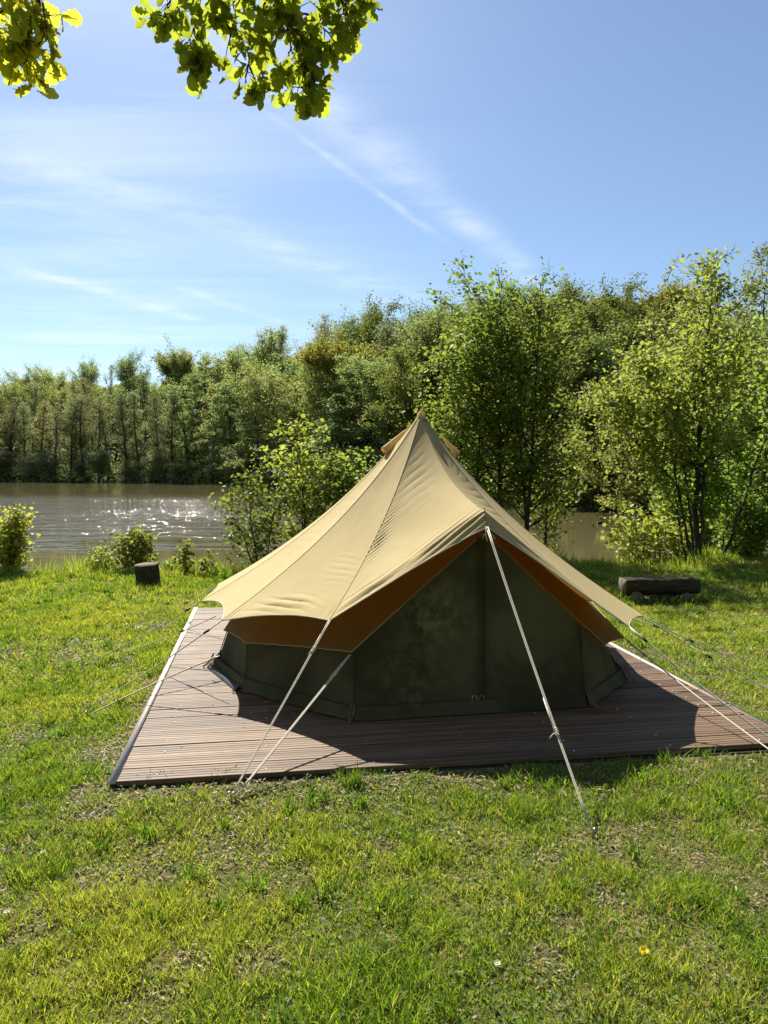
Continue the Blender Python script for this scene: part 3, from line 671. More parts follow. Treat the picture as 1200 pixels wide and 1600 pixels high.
for k, (px, py, lb) in enumerate(((941, 819, 'small dark floating block, farther right of the two on the cove'), (882, 803, 'small dark floating block beside the sapling leaves, left one on the cove'))):
    p = PZ(px, py, WATER_Z); o = link('floating_block', log_mesh(0.33, 0.075, 20 + k, flat=0.05), None, (p.x, p.y, WATER_Z + 0.04)); tag(o, lb, 'float', 'dark blocks floating on the cove')

# ------------------------------------------------------------------ foliage materials
def leaf_mat(name, c1, c2, c3, tr=(0.35, 0.42, 0.06), transl=0.45, rough=0.5, objvar=0.25, spec=0.3):
    m, n, out = mat(name); at_ = n.new('ShaderNodeAttribute'); at_.attribute_name = 'col'
    sp_ = n.new('ShaderNodeSeparateColor'); n.link(at_.outputs['Color'], sp_.inputs[0])
    oi = n.new('ShaderNodeObjectInfo').outputs['Random']
    col = n.mix(sp_.outputs[0], c1, c2); col = n.mix(n.smooth(sp_.outputs[1], 0.7, 1.0), col, c3)
    br = n.math('ADD', 1 - objvar, n.math('MULTIPLY', oi, 2 * objvar))
    cb = n.new('ShaderNodeCombineColor'); n.link(n.math('MULTIPLY', br, n.math('ADD', .92, n.math('MULTIPLY', n.math('FRACT', n.math('MULTIPLY', oi, 7.31)), .2))), cb.inputs[0]); n.link(br, cb.inputs[1]); n.link(br, cb.inputs[2])
    col = n.mix(1.0, col, cb.outputs[0], 'MULTIPLY')
    p = principled(n, None, col, rough, None, spec)
    t = n.new('ShaderNodeBsdfTranslucent'); tcn = n.mix(1.0, n.mix(0.9 if name.startswith('overhead') else 0.55, col, tr), cb.outputs[0], 'MULTIPLY'); n.link(tcn, t.inputs['Color'])
    ms = n.new('ShaderNodeMixShader'); ms.inputs[0].default_value = transl
    n.link(p.outputs[0], ms.inputs[1]); n.link(t.outputs[0], ms.inputs[2]); n.link(ms.outputs[0], out.inputs['Surface'])
    return m
LM = {
 'alder': leaf_mat('alder_leaf', (0.095, 0.140, 0.024), (0.155, 0.210, 0.034), (0.23, 0.26, 0.05), (0.35, 0.46, 0.05), 0.52, 0.55, .2, .15),
 'far': leaf_mat('far_leaf', (0.140, 0.183, 0.055), (0.201, 0.256, 0.076), (0.256, 0.305, 0.098), (0.439, 0.561, 0.146), 0.5, 0.7, .2, .08),
 'fargrey': leaf_mat('grey_green_leaf', (0.159, 0.177, 0.076), (0.213, 0.232, 0.100), (0.244, 0.244, 0.116), (0.415, 0.464, 0.171), 0.5, 0.7, .2, .08),
 'light': leaf_mat('light_beech_leaf', (0.195, 0.244, 0.079), (0.275, 0.329, 0.104), (0.317, 0.354, 0.134), (0.464, 0.586, 0.183), 0.5, 0.7, .15, .08),
 'dark': leaf_mat('dark_leaf', (0.067, 0.100, 0.024), (0.110, 0.146, 0.034), (0.171, 0.195, 0.049), (0.317, 0.390, 0.061), 0.45, 0.7, .2, .08),
 'oak': leaf_mat('spring_oak_leaf', (0.13, 0.15, 0.028), (0.185, 0.205, 0.036), (0.24, 0.23, 0.05), (0.40, 0.44, 0.07), 0.5, 0.7, .15, .08),
 'willow': leaf_mat('willow_leaf', (0.13, 0.165, 0.040), (0.19, 0.225, 0.055), (0.24, 0.26, 0.08), (0.45, 0.55, 0.11), 0.5, 0.6, .1, .15),
 'bush': leaf_mat('bush_leaf', (0.13, 0.16, 0.025), (0.19, 0.22, 0.035), (0.24, 0.26, 0.05), (0.45, 0.55, 0.06), 0.5),
 'overhead': leaf_mat('overhead_oak_leaf', (0.035, 0.055, 0.010), (0.060, 0.085, 0.014), (0.09, 0.10, 0.02), (0.60, 0.68, 0.05), 0.60, 0.6, .25, .1),
}
m, n, out = mat('trunk_bark'); g = n.new('ShaderNodeTexCoord').outputs['Object']
a = n.noise(n.mapping(g, scale=(1, 1, .3)), 9, 4, 0.65)
principled(n, out, n.ramp(a, [(0.3, (0.022, 0.019, 0.015)), (0.7, (0.075, 0.065, 0.050))]), 0.95, n.bump(a, .6, .02), 0.15); M_trunk = m
m, n, out = mat('pale_bark'); g = n.new('ShaderNodeTexCoord').outputs['Object']
a = n.noise(n.mapping(g, scale=(1, 1, .4)), 7, 4, 0.65)
principled(n, out, n.ramp(a, [(0.3, (0.06, 0.055, 0.045)), (0.7, (0.16, 0.15, 0.12))]), 0.95, None, 0.15); M_pale = m

# ------------------------------------------------------------------ tree generator
def leaves_mesh(P, sizes, rs, upbias=0.4, shape='kite', elong=1.4, clump=None):
    """one small folded leaf per point"""
    N = len(P); nr = rs.normal(size=(N, 3)); nr[:, 2] = np.abs(nr[:, 2]) + upbias; nr /= np.linalg.norm(nr, axis=1)[:, None]
    t = rs.normal(size=(N, 3)); t -= nr * (t * nr).sum(1)[:, None]; t /= np.linalg.norm(t, axis=1)[:, None]; b = np.cross(nr, t)
    s = sizes[:, None]
    if shape == 'kite':
        off = [(-.5 * elong, 0, 0), (0.05, .48, .10), (.5 * elong, 0, -.04), (0.05, -.48, .10)]; q = [(0, 1, 2, 3)]; tr = None
    elif shape == 'round':
        off = [(-.5, 0, 0), (-.2, .40, .06), (.25, .42, .06), (.52, 0, -.05), (.25, -.42, .06), (-.2, -.40, .06)]; q = [(0, 1, 2, 3), (0, 3, 4, 5)]; tr = None
    V = np.stack([P + s * (a * t + b_ * b + c * nr) for a, b_, c in off], 1); k = len(off)
    Q = np.concatenate([np.arange(N)[:, None] * k + np.array(f)[None] for f in q])
    c1 = np.clip(rs.random(N), 0, 1) if clump is None else np.clip(clump * .65 + rs.random(N) * .35, 0, 1)
    cols = np.stack([c1, rs.random(N), rs.random(N)], 1).repeat(k, 0)
    return V.reshape(-1, 3), Q, cols
def path(p0, d0, L, n_, rs, curl=0.12, lift=0.0):
    p = np.array(p0, float); d = np.array(d0, float); out_ = [p.copy()]; st = L / n_
    for i in range(n_):
        d = d + rs.normal(size=3) * curl + np.array([0, 0, lift]); d /= np.linalg.norm(d); p = p + d * st; out_.append(p.copy())
    return np.array(out_)
def gen_tree(seed, H, R_, base=0.2, prof=None, nbr=26, ang=(25, 50), lift=0.05, sub=5, subL=0.42, nleaf=9000, leaf=0.16, jit=0.18, tr=None, stems=1, lean=0.03, shape='kite', spread=0.0, upb=0.4, twig=True, bare=0.0, sides=5, wob=0.05, topL=.25, elong=1.4):
    rs = np.random.RandomState(seed); wood = MB(); anchors = []; wts = []; cl = []
    prof = prof or (lambda t: math.sin(math.pi * min(1, (t - base) / (1 - base) * .85 + .15)) ** .7)
    tr = tr or H * 0.014
    for s in range(stems):
        h = H * (1 if s == 0 else rs.uniform(.7, .95)); az = rs.uniform(0, 6.28); d0 = (math.cos(az) * (lean + spread * (s > 0)), math.sin(az) * (lean + spread * (s > 0)), 1)
        p0 = (0.0 + (rs.normal() * .05 * H * .1 if s else 0), (rs.normal() * .05 * H * .1 if s else 0), -0.15)
        T = path(p0, np.array(d0) / np.linalg.norm(d0), h + .15, 14, rs, wob, 0.03)
        rad = tr * (1 if s == 0 else .75) * (1 - np.linspace(0, 1, 15) * .93) ; rad[0] *= 1.35
        wood.tube(T, rad, sides + 1)
        nb = int(nbr / (1 if s == 0 else 1.5))
        for k in range(nb):
            t = base + (1 - base) * ((k + rs.random()) / nb) ** 0.95; t = min(t, .985)
            f = t * 14; i = int(f); pb = T[i] + (T[min(i + 1, 14)] - T[i]) * (f - i); rb = np.interp(f, np.arange(15), rad)
            L = R_ * prof(t) * rs.uniform(.65, 1.15) * (1 if s == 0 else .8)
            if L < .05 * R_: L = .05 * R_
            a_ = k * 2.4 + rs.uniform(-.5, .5); e = R(rs.uniform(*ang) + 25 * max(0, t - .7))
            d = np.array([math.cos(a_) * math.cos(e), math.sin(a_) * math.cos(e), math.sin(e)])
            B = path(pb, d, L, 6, rs, .10, lift); wood.tube(B, np.linspace(min(rb * .6, tr * .45), tr * .05, 7), sides - 1, False)
            cshade = rs.random()
            for q in range(sub):
                g_ = rs.uniform(1.8, 6); i2 = int(min(g_, 5.99)); sp0 = B[i2] + (B[min(i2 + 1, 6)] - B[i2]) * (g_ - i2)
                d2 = (B[min(i2 + 1, 6)] - B[i2]); d2 = d2 / (np.linalg.norm(d2) + 1e-9) + rs.normal(size=3) * .75; d2[2] = d2[2] * .7 + .08; d2 /= np.linalg.norm(d2)
                S = path(sp0, d2, L * subL * rs.uniform(.5, 1.2), 4, rs, .16, lift)
                if twig: wood.tube(S, np.linspace(tr * .11, tr * .03, 5), 3, False)
                if rs.random() >= bare: anchors.append(S); wts.append(L * subL); cl.append(min(1, max(0, cshade * .6 + rs.random() * .4)))
            if rs.random() >= bare: anchors.append(B[2:]); wts.append(L * .8); cl.append(cshade)
    w_ = np.array(wts) ** 1.3; w_ /= w_.sum(); idx = rs.choice(len(anchors), nleaf, p=w_)
    maxn = max(len(a_) for a_ in anchors); AR = np.zeros((len(anchors), maxn, 3)); ln = np.array([len(a_) for a_ in anchors])
    for i, a_ in enumerate(anchors): AR[i, :len(a_)] = a_; AR[i, len(a_):] = a_[-1]
    f = rs.random(nleaf) * (ln[idx] - 1); i0 = np.floor(f).astype(int); fr = (f - i0)[:, None]
    P = AR[idx, i0] * (1 - fr) + AR[idx, np.minimum(i0 + 1, maxn - 1)] * fr
    P = P + rs.normal(size=(nleaf, 3)) * jit * np.array([1, 1, .6]); P[:, 2] = np.maximum(P[:, 2], 0.03)
    sz = leaf * rs.uniform(.35, 1.35, nleaf)
    LV = leaves_mesh(P, sz, rs, upb, shape, elong, np.array(cl)[idx])
    return wood, LV
PROTO = {}
def proto(key, leafmat, barkmat=None, hp=99.7, **kw):
    wood, (V, Q, cols) = gen_tree(**kw)
    wm = np_mesh(key + '_trunk', np.vstack(wood.v), np.vstack(wood.q), np.vstack(wood.t) if wood.t else None, True, mats=[barkmat or M_trunk])
    lm = np_mesh(key + '_crown', V, Q, None, False, cols, mats=[LM[leafmat] if isinstance(leafmat, str) else leafmat])
    PROTO[key] = (wm, lm, max(kw['H'] * (.9 if hp < 100 else 1.0), float(np.percentile(V[:, 2], hp))))
def place(key, name, label, cat, x, y, H, wscale=1.0, rz=0.0, group=None, z=None, crown='crown', trunk='trunk'):
    wm, lm, h0 = PROTO[key]; s = H / h0
    t = thing(name, label, cat, (x, y, gzs(x, y) if z is None else z), group); t.scale = (s * wscale, s * wscale, s); t.rotation_euler.z = rz
    for nm, me in ((trunk, wm), (crown, lm)):
        o = bpy.data.objects.new(nm, me); C.objects.link(o); o.parent = t
    return t
flat_prof = lambda t: 0.9 - 0.55 * max(0, t - .35)
for k in range(3):
    proto('alderfar%d' % k, 'fargrey', seed=10 + k, H=14, R_=1.9, base=.08, nbr=46, ang=(35, 66), sub=6, nleaf=8000, leaf=.115, jit=.28, wob=.03, prof=lambda t: .55 + .5 * math.sin(math.pi * min(1, t)) - .35 * max(0, t - .8) / .2, upb=.0, tr=.17)
    proto('broad%d' % k, 'far', seed=30 + k, H=14, R_=4.4, base=.25, nbr=40, ang=(28, 62), sub=8, nleaf=19000, leaf=.15, jit=.33, wob=.08, tr=.2, upb=.0, prof=lambda t: .5 + .6 * math.sin(math.pi * min(1, t * .9)))
    proto('tier%d' % k, 'light', seed=50 + k, H=12, R_=3.8, base=.10, nbr=34, ang=(-2, 16), lift=-.01, sub=8, nleaf=15000, leaf=.13, jit=.17, upb=.5, wob=.05, prof=lambda t: 1.0 - .7 * t ** 1.5)
    proto('darkbroad%d' % k, 'dark', seed=70 + k, H=14, R_=4.4, base=.12, nbr=42, ang=(18, 58), sub=8, nleaf=21000, leaf=.15, jit=.30, wob=.07, tr=.2, upb=.0, prof=lambda t: .5 + .6 * math.sin(math.pi * min(1, t * .9)))
for k in range(2):
    proto('oakfar%d' % k, 'oak', seed=90 + k, H=13, R_=5.0, base=.28, nbr=28, ang=(22, 62), sub=10, nleaf=15000, leaf=.16, jit=.27, wob=.12, tr=.26, lift=.03, upb=.0)
    proto('bare%d' % k, 'fargrey', M_pale, seed=110 + k, H=15, R_=3.0, base=.25, nbr=40, ang=(40, 68), sub=9, nleaf=3500, leaf=.11, jit=.22, wob=.05, lift=.08, upb=.0)
    proto('shore%d' % k, 'fargrey', seed=130 + k, H=4, R_=2.4, base=.05, nbr=24, ang=(5, 60), sub=6, nleaf=8000, leaf=.12, jit=.25, stems=3, spread=.35, upb=.0)

# ------------------------------------------------------------------ far forest following the skyline of the photograph
sky_x = [-400, -60, 0, 35, 70, 105, 140, 175, 210, 250, 300, 345, 385, 425, 460, 495, 530, 570, 610, 650, 690, 730, 780, 820, 870, 930, 1000, 1045, 1080, 1120, 1180, 1260, 1600]
sky_y = [560, 572, 575, 578, 576, 574, 562, 580, 556, 572, 534, 552, 540, 524, 526, 510, 505, 495, 490, 486, 468, 480, 462, 450, 456, 449, 450, 476, 500, 510, 500, 480, 470]
def skyline(px): return float(np.interp(px, sky_x, sky_y)) - 5 - 9 * max(0.0, min(1.0, (px - 330) / 80)) * (px < 800)
def shore_dist(px):
    """walk a ground ray until it leaves the lake on the far side"""
    dx = (px - 600) / FPX; ys_ = np.arange(20, 110, .5); sd = lake_sd(dx * ys_, ys_); ins = np.where(sd < 0)[0]
    return float(ys_[ins[-1]]) if len(ins) else 26.0
rngf = random.Random(12)
ORD = ['leftmost', 'second', 'third', 'fourth', 'fifth', 'sixth', 'seventh', 'eighth', 'ninth', 'tenth', 'eleventh', 'twelfth', 'thirteenth', 'fourteenth', 'fifteenth', 'sixteenth', 'seventeenth', 'eighteenth', 'nineteenth', 'twentieth']
U9 = ('first', 'second', 'third', 'fourth', 'fifth', 'sixth', 'seventh', 'eighth', 'ninth')
for t_, tn in (('twenty', 'twentieth'), ('thirty', 'thirtieth'), ('forty', 'fortieth'), ('fifty', 'fiftieth'), ('sixty', 'sixtieth')):
    if tn != 'twentieth': ORD.append(tn)
    ORD += [t_ + '-' + u_ for u_ in U9]
LOOK = {'alderfar': ('alder_tree', 'slender grey-green alder', 'tree'), 'broad': ('broadleaf_tree', 'rounded mid-green broadleaf tree', 'tree'), 'tier': ('beech_tree', 'pale green tiered beech', 'tree'),
        'darkbroad': ('broadleaf_tree', 'dense dark broadleaf tree', 'tree'), 'oakfar': ('oak_tree', 'spreading yellow-green oak', 'tree'), 'bare': ('ash_tree', 'thin half-bare pale tree', 'tree'), 'shore': ('shore_shrub', 'low grey-green shrub at the water', 'shrub')}
def kindat(px, row):
    r_ = rngf.random()
    if row == 'back':
        if px < 240: return 'bare' if r_ < .35 else 'broad'
        if 270 < px < 330: return 'oakfar'
        if px < 480: return 'broad' if r_ < .7 else 'alderfar'
        if px < 660: return 'broad' if r_ < .45 else ('alderfar' if r_ < .8 else 'darkbroad')
        if px < 860: return 'darkbroad' if r_ < .7 else 'broad'
        return 'oakfar' if r_ < .6 else ('broad' if r_ < .8 else 'darkbroad')
    if row == 'middle':
        if px < 260: return 'alderfar' if r_ < .8 else 'broad'
        if px < 470: return 'tier' if r_ < .45 else ('broad' if r_ < .8 else 'alderfar')
        if px < 640: return 'oakfar' if r_ < .3 else ('broad' if r_ < .75 else 'alderfar')
        return 'darkbroad' if r_ < .7 else 'broad'
    if px < 270: return 'alderfar' if r_ < .9 else 'bare'
    if px < 420: return 'tier' if r_ < .8 else 'alderfar'
    if px < 640: return 'tier' if r_ < .5 else 'broad'
    return 'darkbroad' if r_ < .6 else 'tier'
COUNT = {}
rows = (('back', 22, 30, 1.0), ('middle', 11, 28, 0.86), ('front', 3.2, 24, 0.70))
for row, dd, step, frac in rows:
    items = []; px = -150
    while px < 1340:
        sdist = shore_dist(px); Yt = sdist + dd * (0.6 if sdist < 45 else 1) + rngf.uniform(-1.5, 1.5)
        x = (px - 600) / FPX * Yt; k = kindat(px, row); fr = frac * rngf.uniform(.93, 1.04) if row != 'back' else rngf.uniform(.97, 1.01)
        g0 = gzs(x, Yt); ytop = 748 - (748 - skyline(px)) * fr; top = EYE + (725 - ytop) / FPX * Yt
        H = max(4.5, (top - g0) * 1.0)
        items.append((px, x, Yt, k, H)); px += step * rngf.uniform(.8, 1.2) * (1.35 if k in ('oakfar', 'tier', 'broad', 'darkbroad') else 1.0)
    for i, (px, x, Yt, k, H) in enumerate(items):
        nm, look, cat = LOOK[k]; nv_ = 2 if k in ('oakfar', 'bare') else 3; key = k + str(rngf.randrange(nv_))
        lab = '%s, %s from the left, %s row of the far woods' % (look, ORD[i], row) if i else '%s, leftmost, %s row of the far woods' % (look, row)
        base_w = {'alderfar': 1.15, 'broad': 1.0, 'tier': 1.1, 'darkbroad': 1.0, 'oakfar': 1.0, 'bare': 1.0}[k]
        place(key, nm, lab, cat, x, Yt, H, (1.2 if px > 330 and k in ('broad', 'oakfar', 'darkbroad') else 1.0) * base_w * rngf.uniform(.85, 1.15) * min(1.25, max(.8, 11 / H)), rngf.uniform(0, 6.28), 'trees in the %s row of the far bank woods' % row)
i = 0; px = -120
while px < 1000:
    sdist = shore_dist(px); Yt = sdist + .5; x = (px - 600) / FPX * Yt
    place('shore%d' % rngf.randrange(2), 'shore_shrub', 'low grey-green shrub, %s from the left along the far waterline' % ORD[min(i, 38)], 'shrub', x, Yt, rngf.uniform(1.8, 4.2) * (Yt / 85) ** .5, rngf.uniform(.9, 1.4), rngf.uniform(0, 6.28), 'shrubs along the far waterline')
    i += 1; px += rngf.uniform(30, 52)
# far-off canopy behind the rows, reads as one mass
rs = np.random.RandomState(5); N = 60000; px_ = rs.uniform(-300, 1500, N); Yb = np.array([shore_dist(p_) for p_ in np.linspace(-300, 1500, 181)]); Yd = np.interp(px_, np.linspace(-300, 1500, 181), Yb) + 28 + rs.uniform(0, 10, N)
xx = (px_ - 600) / FPX * Yd; sky_t = np.interp(px_, sky_x, sky_y); lump = 30 * (fbm(px_ / 45, Yd * 0 + 1, 3, 3) - .5)
zt = EYE + (725 - (sky_t + 34 + lump)) / FPX * Yd; g0 = gz(xx, Yd); zz = g0 + (zt - g0) * rs.random(N) ** .7
V, Q, cols = leaves_mesh(np.stack([xx, Yd, zz], 1), rs.uniform(.35, .8, N), rs, .1)
o = link('distant_woods', np_mesh('distant_woods', V, Q, None, False, cols, mats=[LM['far']])); tag(o, 'far-off mass of woodland behind the rows of trees', 'woods', kind='stuff')
# undergrowth on the wooded slope
N = 26000; px_ = rs.uniform(-200, 1250, N); Yd = np.interp(px_, np.linspace(-300, 1500, 181), Yb) - .3 + rs.uniform(0, 1, N) ** 1.8 * 22; xx = (px_ - 600) / FPX * Yd
zz = np.maximum(gz(xx, Yd), WATER_Z) + rs.random(N) ** 1.5 * 1.4
V, Q, cols = leaves_mesh(np.stack([xx, Yd, zz], 1), rs.uniform(.12, .34, N), rs, .5)
o = link('undergrowth', np_mesh('undergrowth', V, Q, None, False, cols, mats=[LM['far']])); tag(o, 'tangled green undergrowth beneath the far woods', 'undergrowth', kind='stuff')

# ------------------------------------------------------------------ nearer trees and bushes
def near(key, name, label, cat, px, Yt, ytop, rz=0, ws=1.0, group=None, leafmat='alder', **kw):
    x = (px - 600) / FPX * Yt; z0 = gzs(x, Yt); H = EYE + (725 - ytop) / FPX * Yt - z0
    if key not in PROTO: proto(key, leafmat, H=H, **kw)
    return place(key, name, label, cat, x, Yt, H, ws, rz, group, z0)
spire = lambda t: (.50 + .62 * math.sin(math.pi * min(1, t * .9))) * (1 if t < .74 else max(.08, 1 - (t - .74) / .15 * .92))
near('sapA', 'alder_sapling', 'tall slim alder sapling behind the tent with the highest bare leading shoot', 'tree', 779, 12.7, 412, seed=201, hp=100, R_=1.44, base=.16, nbr=44, ang=(18, 50), sub=6, nleaf=5560, leaf=.067, jit=.10, tr=.055, shape='round', prof=spire, upb=.5, wob=.022, lean=.0)
near('sapB', 'alder_sapling', 'slim alder sapling behind the tent with two thin stems, right of the tallest one', 'tree', 822, 12.5, 436, seed=202, hp=100, R_=1.09, base=.12, nbr=44, ang=(18, 50), sub=6, nleaf=4126, leaf=.065, jit=.10, tr=.042, shape='round', prof=spire, upb=.5, wob=.025, lean=.0, stems=2, spread=.05)
near('sapC', 'alder_sapling', 'leafy alder sapling left of the tallest one, behind the tent peak', 'tree', 742, 12.9, 452, seed=203, hp=100, R_=1.21, base=.10, nbr=44, ang=(18, 50), sub=6, nleaf=4843, leaf=.065, jit=.10, tr=.042, shape='round', prof=spire, upb=.5, wob=.025, lean=.02)
near('sapD', 'alder_sapling', 'shorter alder sapling directly beyond the tent tip with yellowish top', 'tree', 705, 13.4, 510, seed=204, hp=100, R_=1.26, base=.08, nbr=40, ang=(18, 50), sub=6, nleaf=4663, leaf=.067, jit=.11, tr=.04, shape='round', upb=.5, wob=.03)
near('sapE', 'alder_sapling', 'bushy low alder sapling at the right foot of the sapling clump', 'tree', 852, 13.2, 560, seed=205, hp=100, R_=0.92, base=.06, nbr=34, ang=(5, 45), sub=6, nleaf=2510, leaf=.065, jit=.10, tr=.03, shape='round', upb=.5, wob=.03, stems=2, spread=.15)
near('bushC', 'alder_bush', 'bright many-stemmed alder bush left of the tent at the pond edge', 'bush', 480, 11.05, 655, seed=206, R_=.95, base=.05, nbr=34, ang=(15, 55), sub=6, nleaf=3229, leaf=.065, jit=.09, tr=.03, shape='round', upb=.5, wob=.03, stems=3, spread=.22, leafmat='alder')
near('bushC2', 'alder_bush', 'lower leafy alder bush overhanging the water left of the tent', 'bush', 405, 10.8, 735, seed=207, R_=.62, base=.04, nbr=30, ang=(5, 55), sub=6, nleaf=1794, leaf=.061, jit=.08, tr=.022, shape='round', upb=.5, wob=.04, stems=3, spread=.3)
near('bushC3', 'alder_bush', 'alder bush close against the left slope of the tent roof', 'bush', 555, 11.2, 700, seed=208, R_=.7, base=.04, nbr=30, ang=(5, 55), sub=6, nleaf=2152, leaf=.065, jit=.09, tr=.025, shape='round', upb=.5, stems=2, spread=.2)
# left bank bushes
near('bushL', 'willow_bush', 'bushy willow shrub cut by the left edge of the photo at the pond', 'bush', 8, 10.55, 800, seed=210, hp=97, R_=.42, base=.03, nbr=26, ang=(35, 75), sub=5, nleaf=2600, leaf=.050, jit=.05, tr=.014, stems=6, spread=.25, leafmat='bush', shape='round')
near('bushM', 'leafy_bush', 'sunlit leafy bush right behind the tree stump', 'bush', 208, 10.65, 830, seed=211, hp=98, R_=.50, base=.02, nbr=24, ang=(25, 75), sub=5, nleaf=1500, leaf=.052, jit=.06, tr=.010, stems=6, spread=.3, leafmat='bush', shape='round')
near('bushK', 'leafy_bush', 'loose leafy bush left of the tree stump among tall grass', 'bush', 160, 10.60, 852, seed=216, hp=98, R_=.42, base=.02, nbr=20, ang=(25, 75), sub=4, nleaf=800, leaf=.050, jit=.06, tr=.010, stems=5, spread=.35, leafmat='bush', shape='round')
near('bushJ', 'leafy_bush', 'thin upright sprig closest to the right side of the tree stump', 'bush', 262, 10.45, 872, seed=217, R_=.16, base=.05, nbr=10, ang=(30, 70), sub=3, nleaf=170, leaf=.05, jit=.04, tr=.006, stems=2, spread=.15, leafmat='bush', shape='round')
near('bushN', 'leafy_bush', 'thin upright sprig in leaf, tallest between the stump and the tent', 'bush', 287, 10.35, 848, seed=212, hp=97, R_=.18, base=.05, nbr=12, ang=(30, 70), sub=3, nleaf=240, leaf=.055, jit=.04, tr=.007, stems=2, spread=.15, leafmat='bush', shape='round')
near('bushO', 'leafy_bush', 'low loose sprig nearest the left corner of the tent roof', 'bush', 322, 10.25, 866, seed=213, hp=97, R_=.25, base=.05, nbr=12, ang=(30, 70), sub=3, nleaf=220, leaf=.055, jit=.05, tr=.007, stems=3, spread=.3, leafmat='bush', shape='round')
# right bank
near('willowR', 'willow_tree', 'rounded pale green willow overhanging the far side of the cove', 'tree', 1010, 27.0, 560, seed=220, R_=3.3, base=.06, nbr=40, ang=(10, 55), sub=8, nleaf=22000, leaf=.12, jit=.18, tr=.10, stems=3, spread=.2, leafmat='willow')
near('willowR2', 'willow_tree', 'taller willow behind the forked alder on the right bank', 'tree', 1120, 22.0, 490, seed=221, R_=3.2, base=.06, nbr=40, ang=(10, 60), sub=8, nleaf=20000, leaf=.11, jit=.16, tr=.10, stems=3, spread=.2, leafmat='willow')
near('willowR3', 'willow_tree', 'willow half cut off by the right edge of the photo', 'tree', 1230, 18.0, 500, seed=222, R_=2.8, base=.05, nbr=40, ang=(10, 60), sub=8, nleaf=15000, leaf=.105, jit=.15, tr=.09, stems=3, spread=.2, leafmat='willow')
near('farR', 'oak_tree', 'olive young oak between the saplings and the pale willow', 'tree', 925, 34.0, 600, seed=223, R_=3.0, base=.1, nbr=32, ang=(10, 55), sub=7, nleaf=9000, leaf=.17, jit=.2, tr=.10, leafmat='oak')
near('bareR', 'birch_tree', 'half-bare grey-green tree against the sky at the right edge', 'tree', 1192, 30.0, 405, seed=224, R_=2.4, base=.2, nbr=44, ang=(30, 65), sub=7, nleaf=5000, leaf=.10, jit=.15, tr=.09, leafmat='fargrey')
near('lowR', 'leafy_bush', 'low sunny bush at the waterline behind the left end of the log bench', 'bush', 1020, 12.6, 800, seed=225, hp=98, R_=1.0, base=.02, nbr=30, ang=(5, 60), sub=6, nleaf=3200, leaf=.075, jit=.08, tr=.018, stems=5, spread=.35, leafmat='bush', shape='round')
near('lowR2', 'leafy_bush', 'low dense bush right of the forked alder trunk', 'bush', 1165, 12.4, 770, seed=226, R_=1.0, base=.02, nbr=34, ang=(5, 60), sub=6, nleaf=4600, leaf=.075, jit=.08, tr=.02, stems=5, spread=.35, leafmat='alder', shape='round')
near('lowR3', 'leafy_bush', 'tall bush on the bank behind the forked alder trunk', 'bush', 1080, 14.0, 745, seed=227, R_=1.3, base=.02, nbr=34, ang=(5, 60), sub=6, nleaf=5200, leaf=.08, jit=.09, tr=.02, stems=5, spread=.35, leafmat='alder', shape='round')
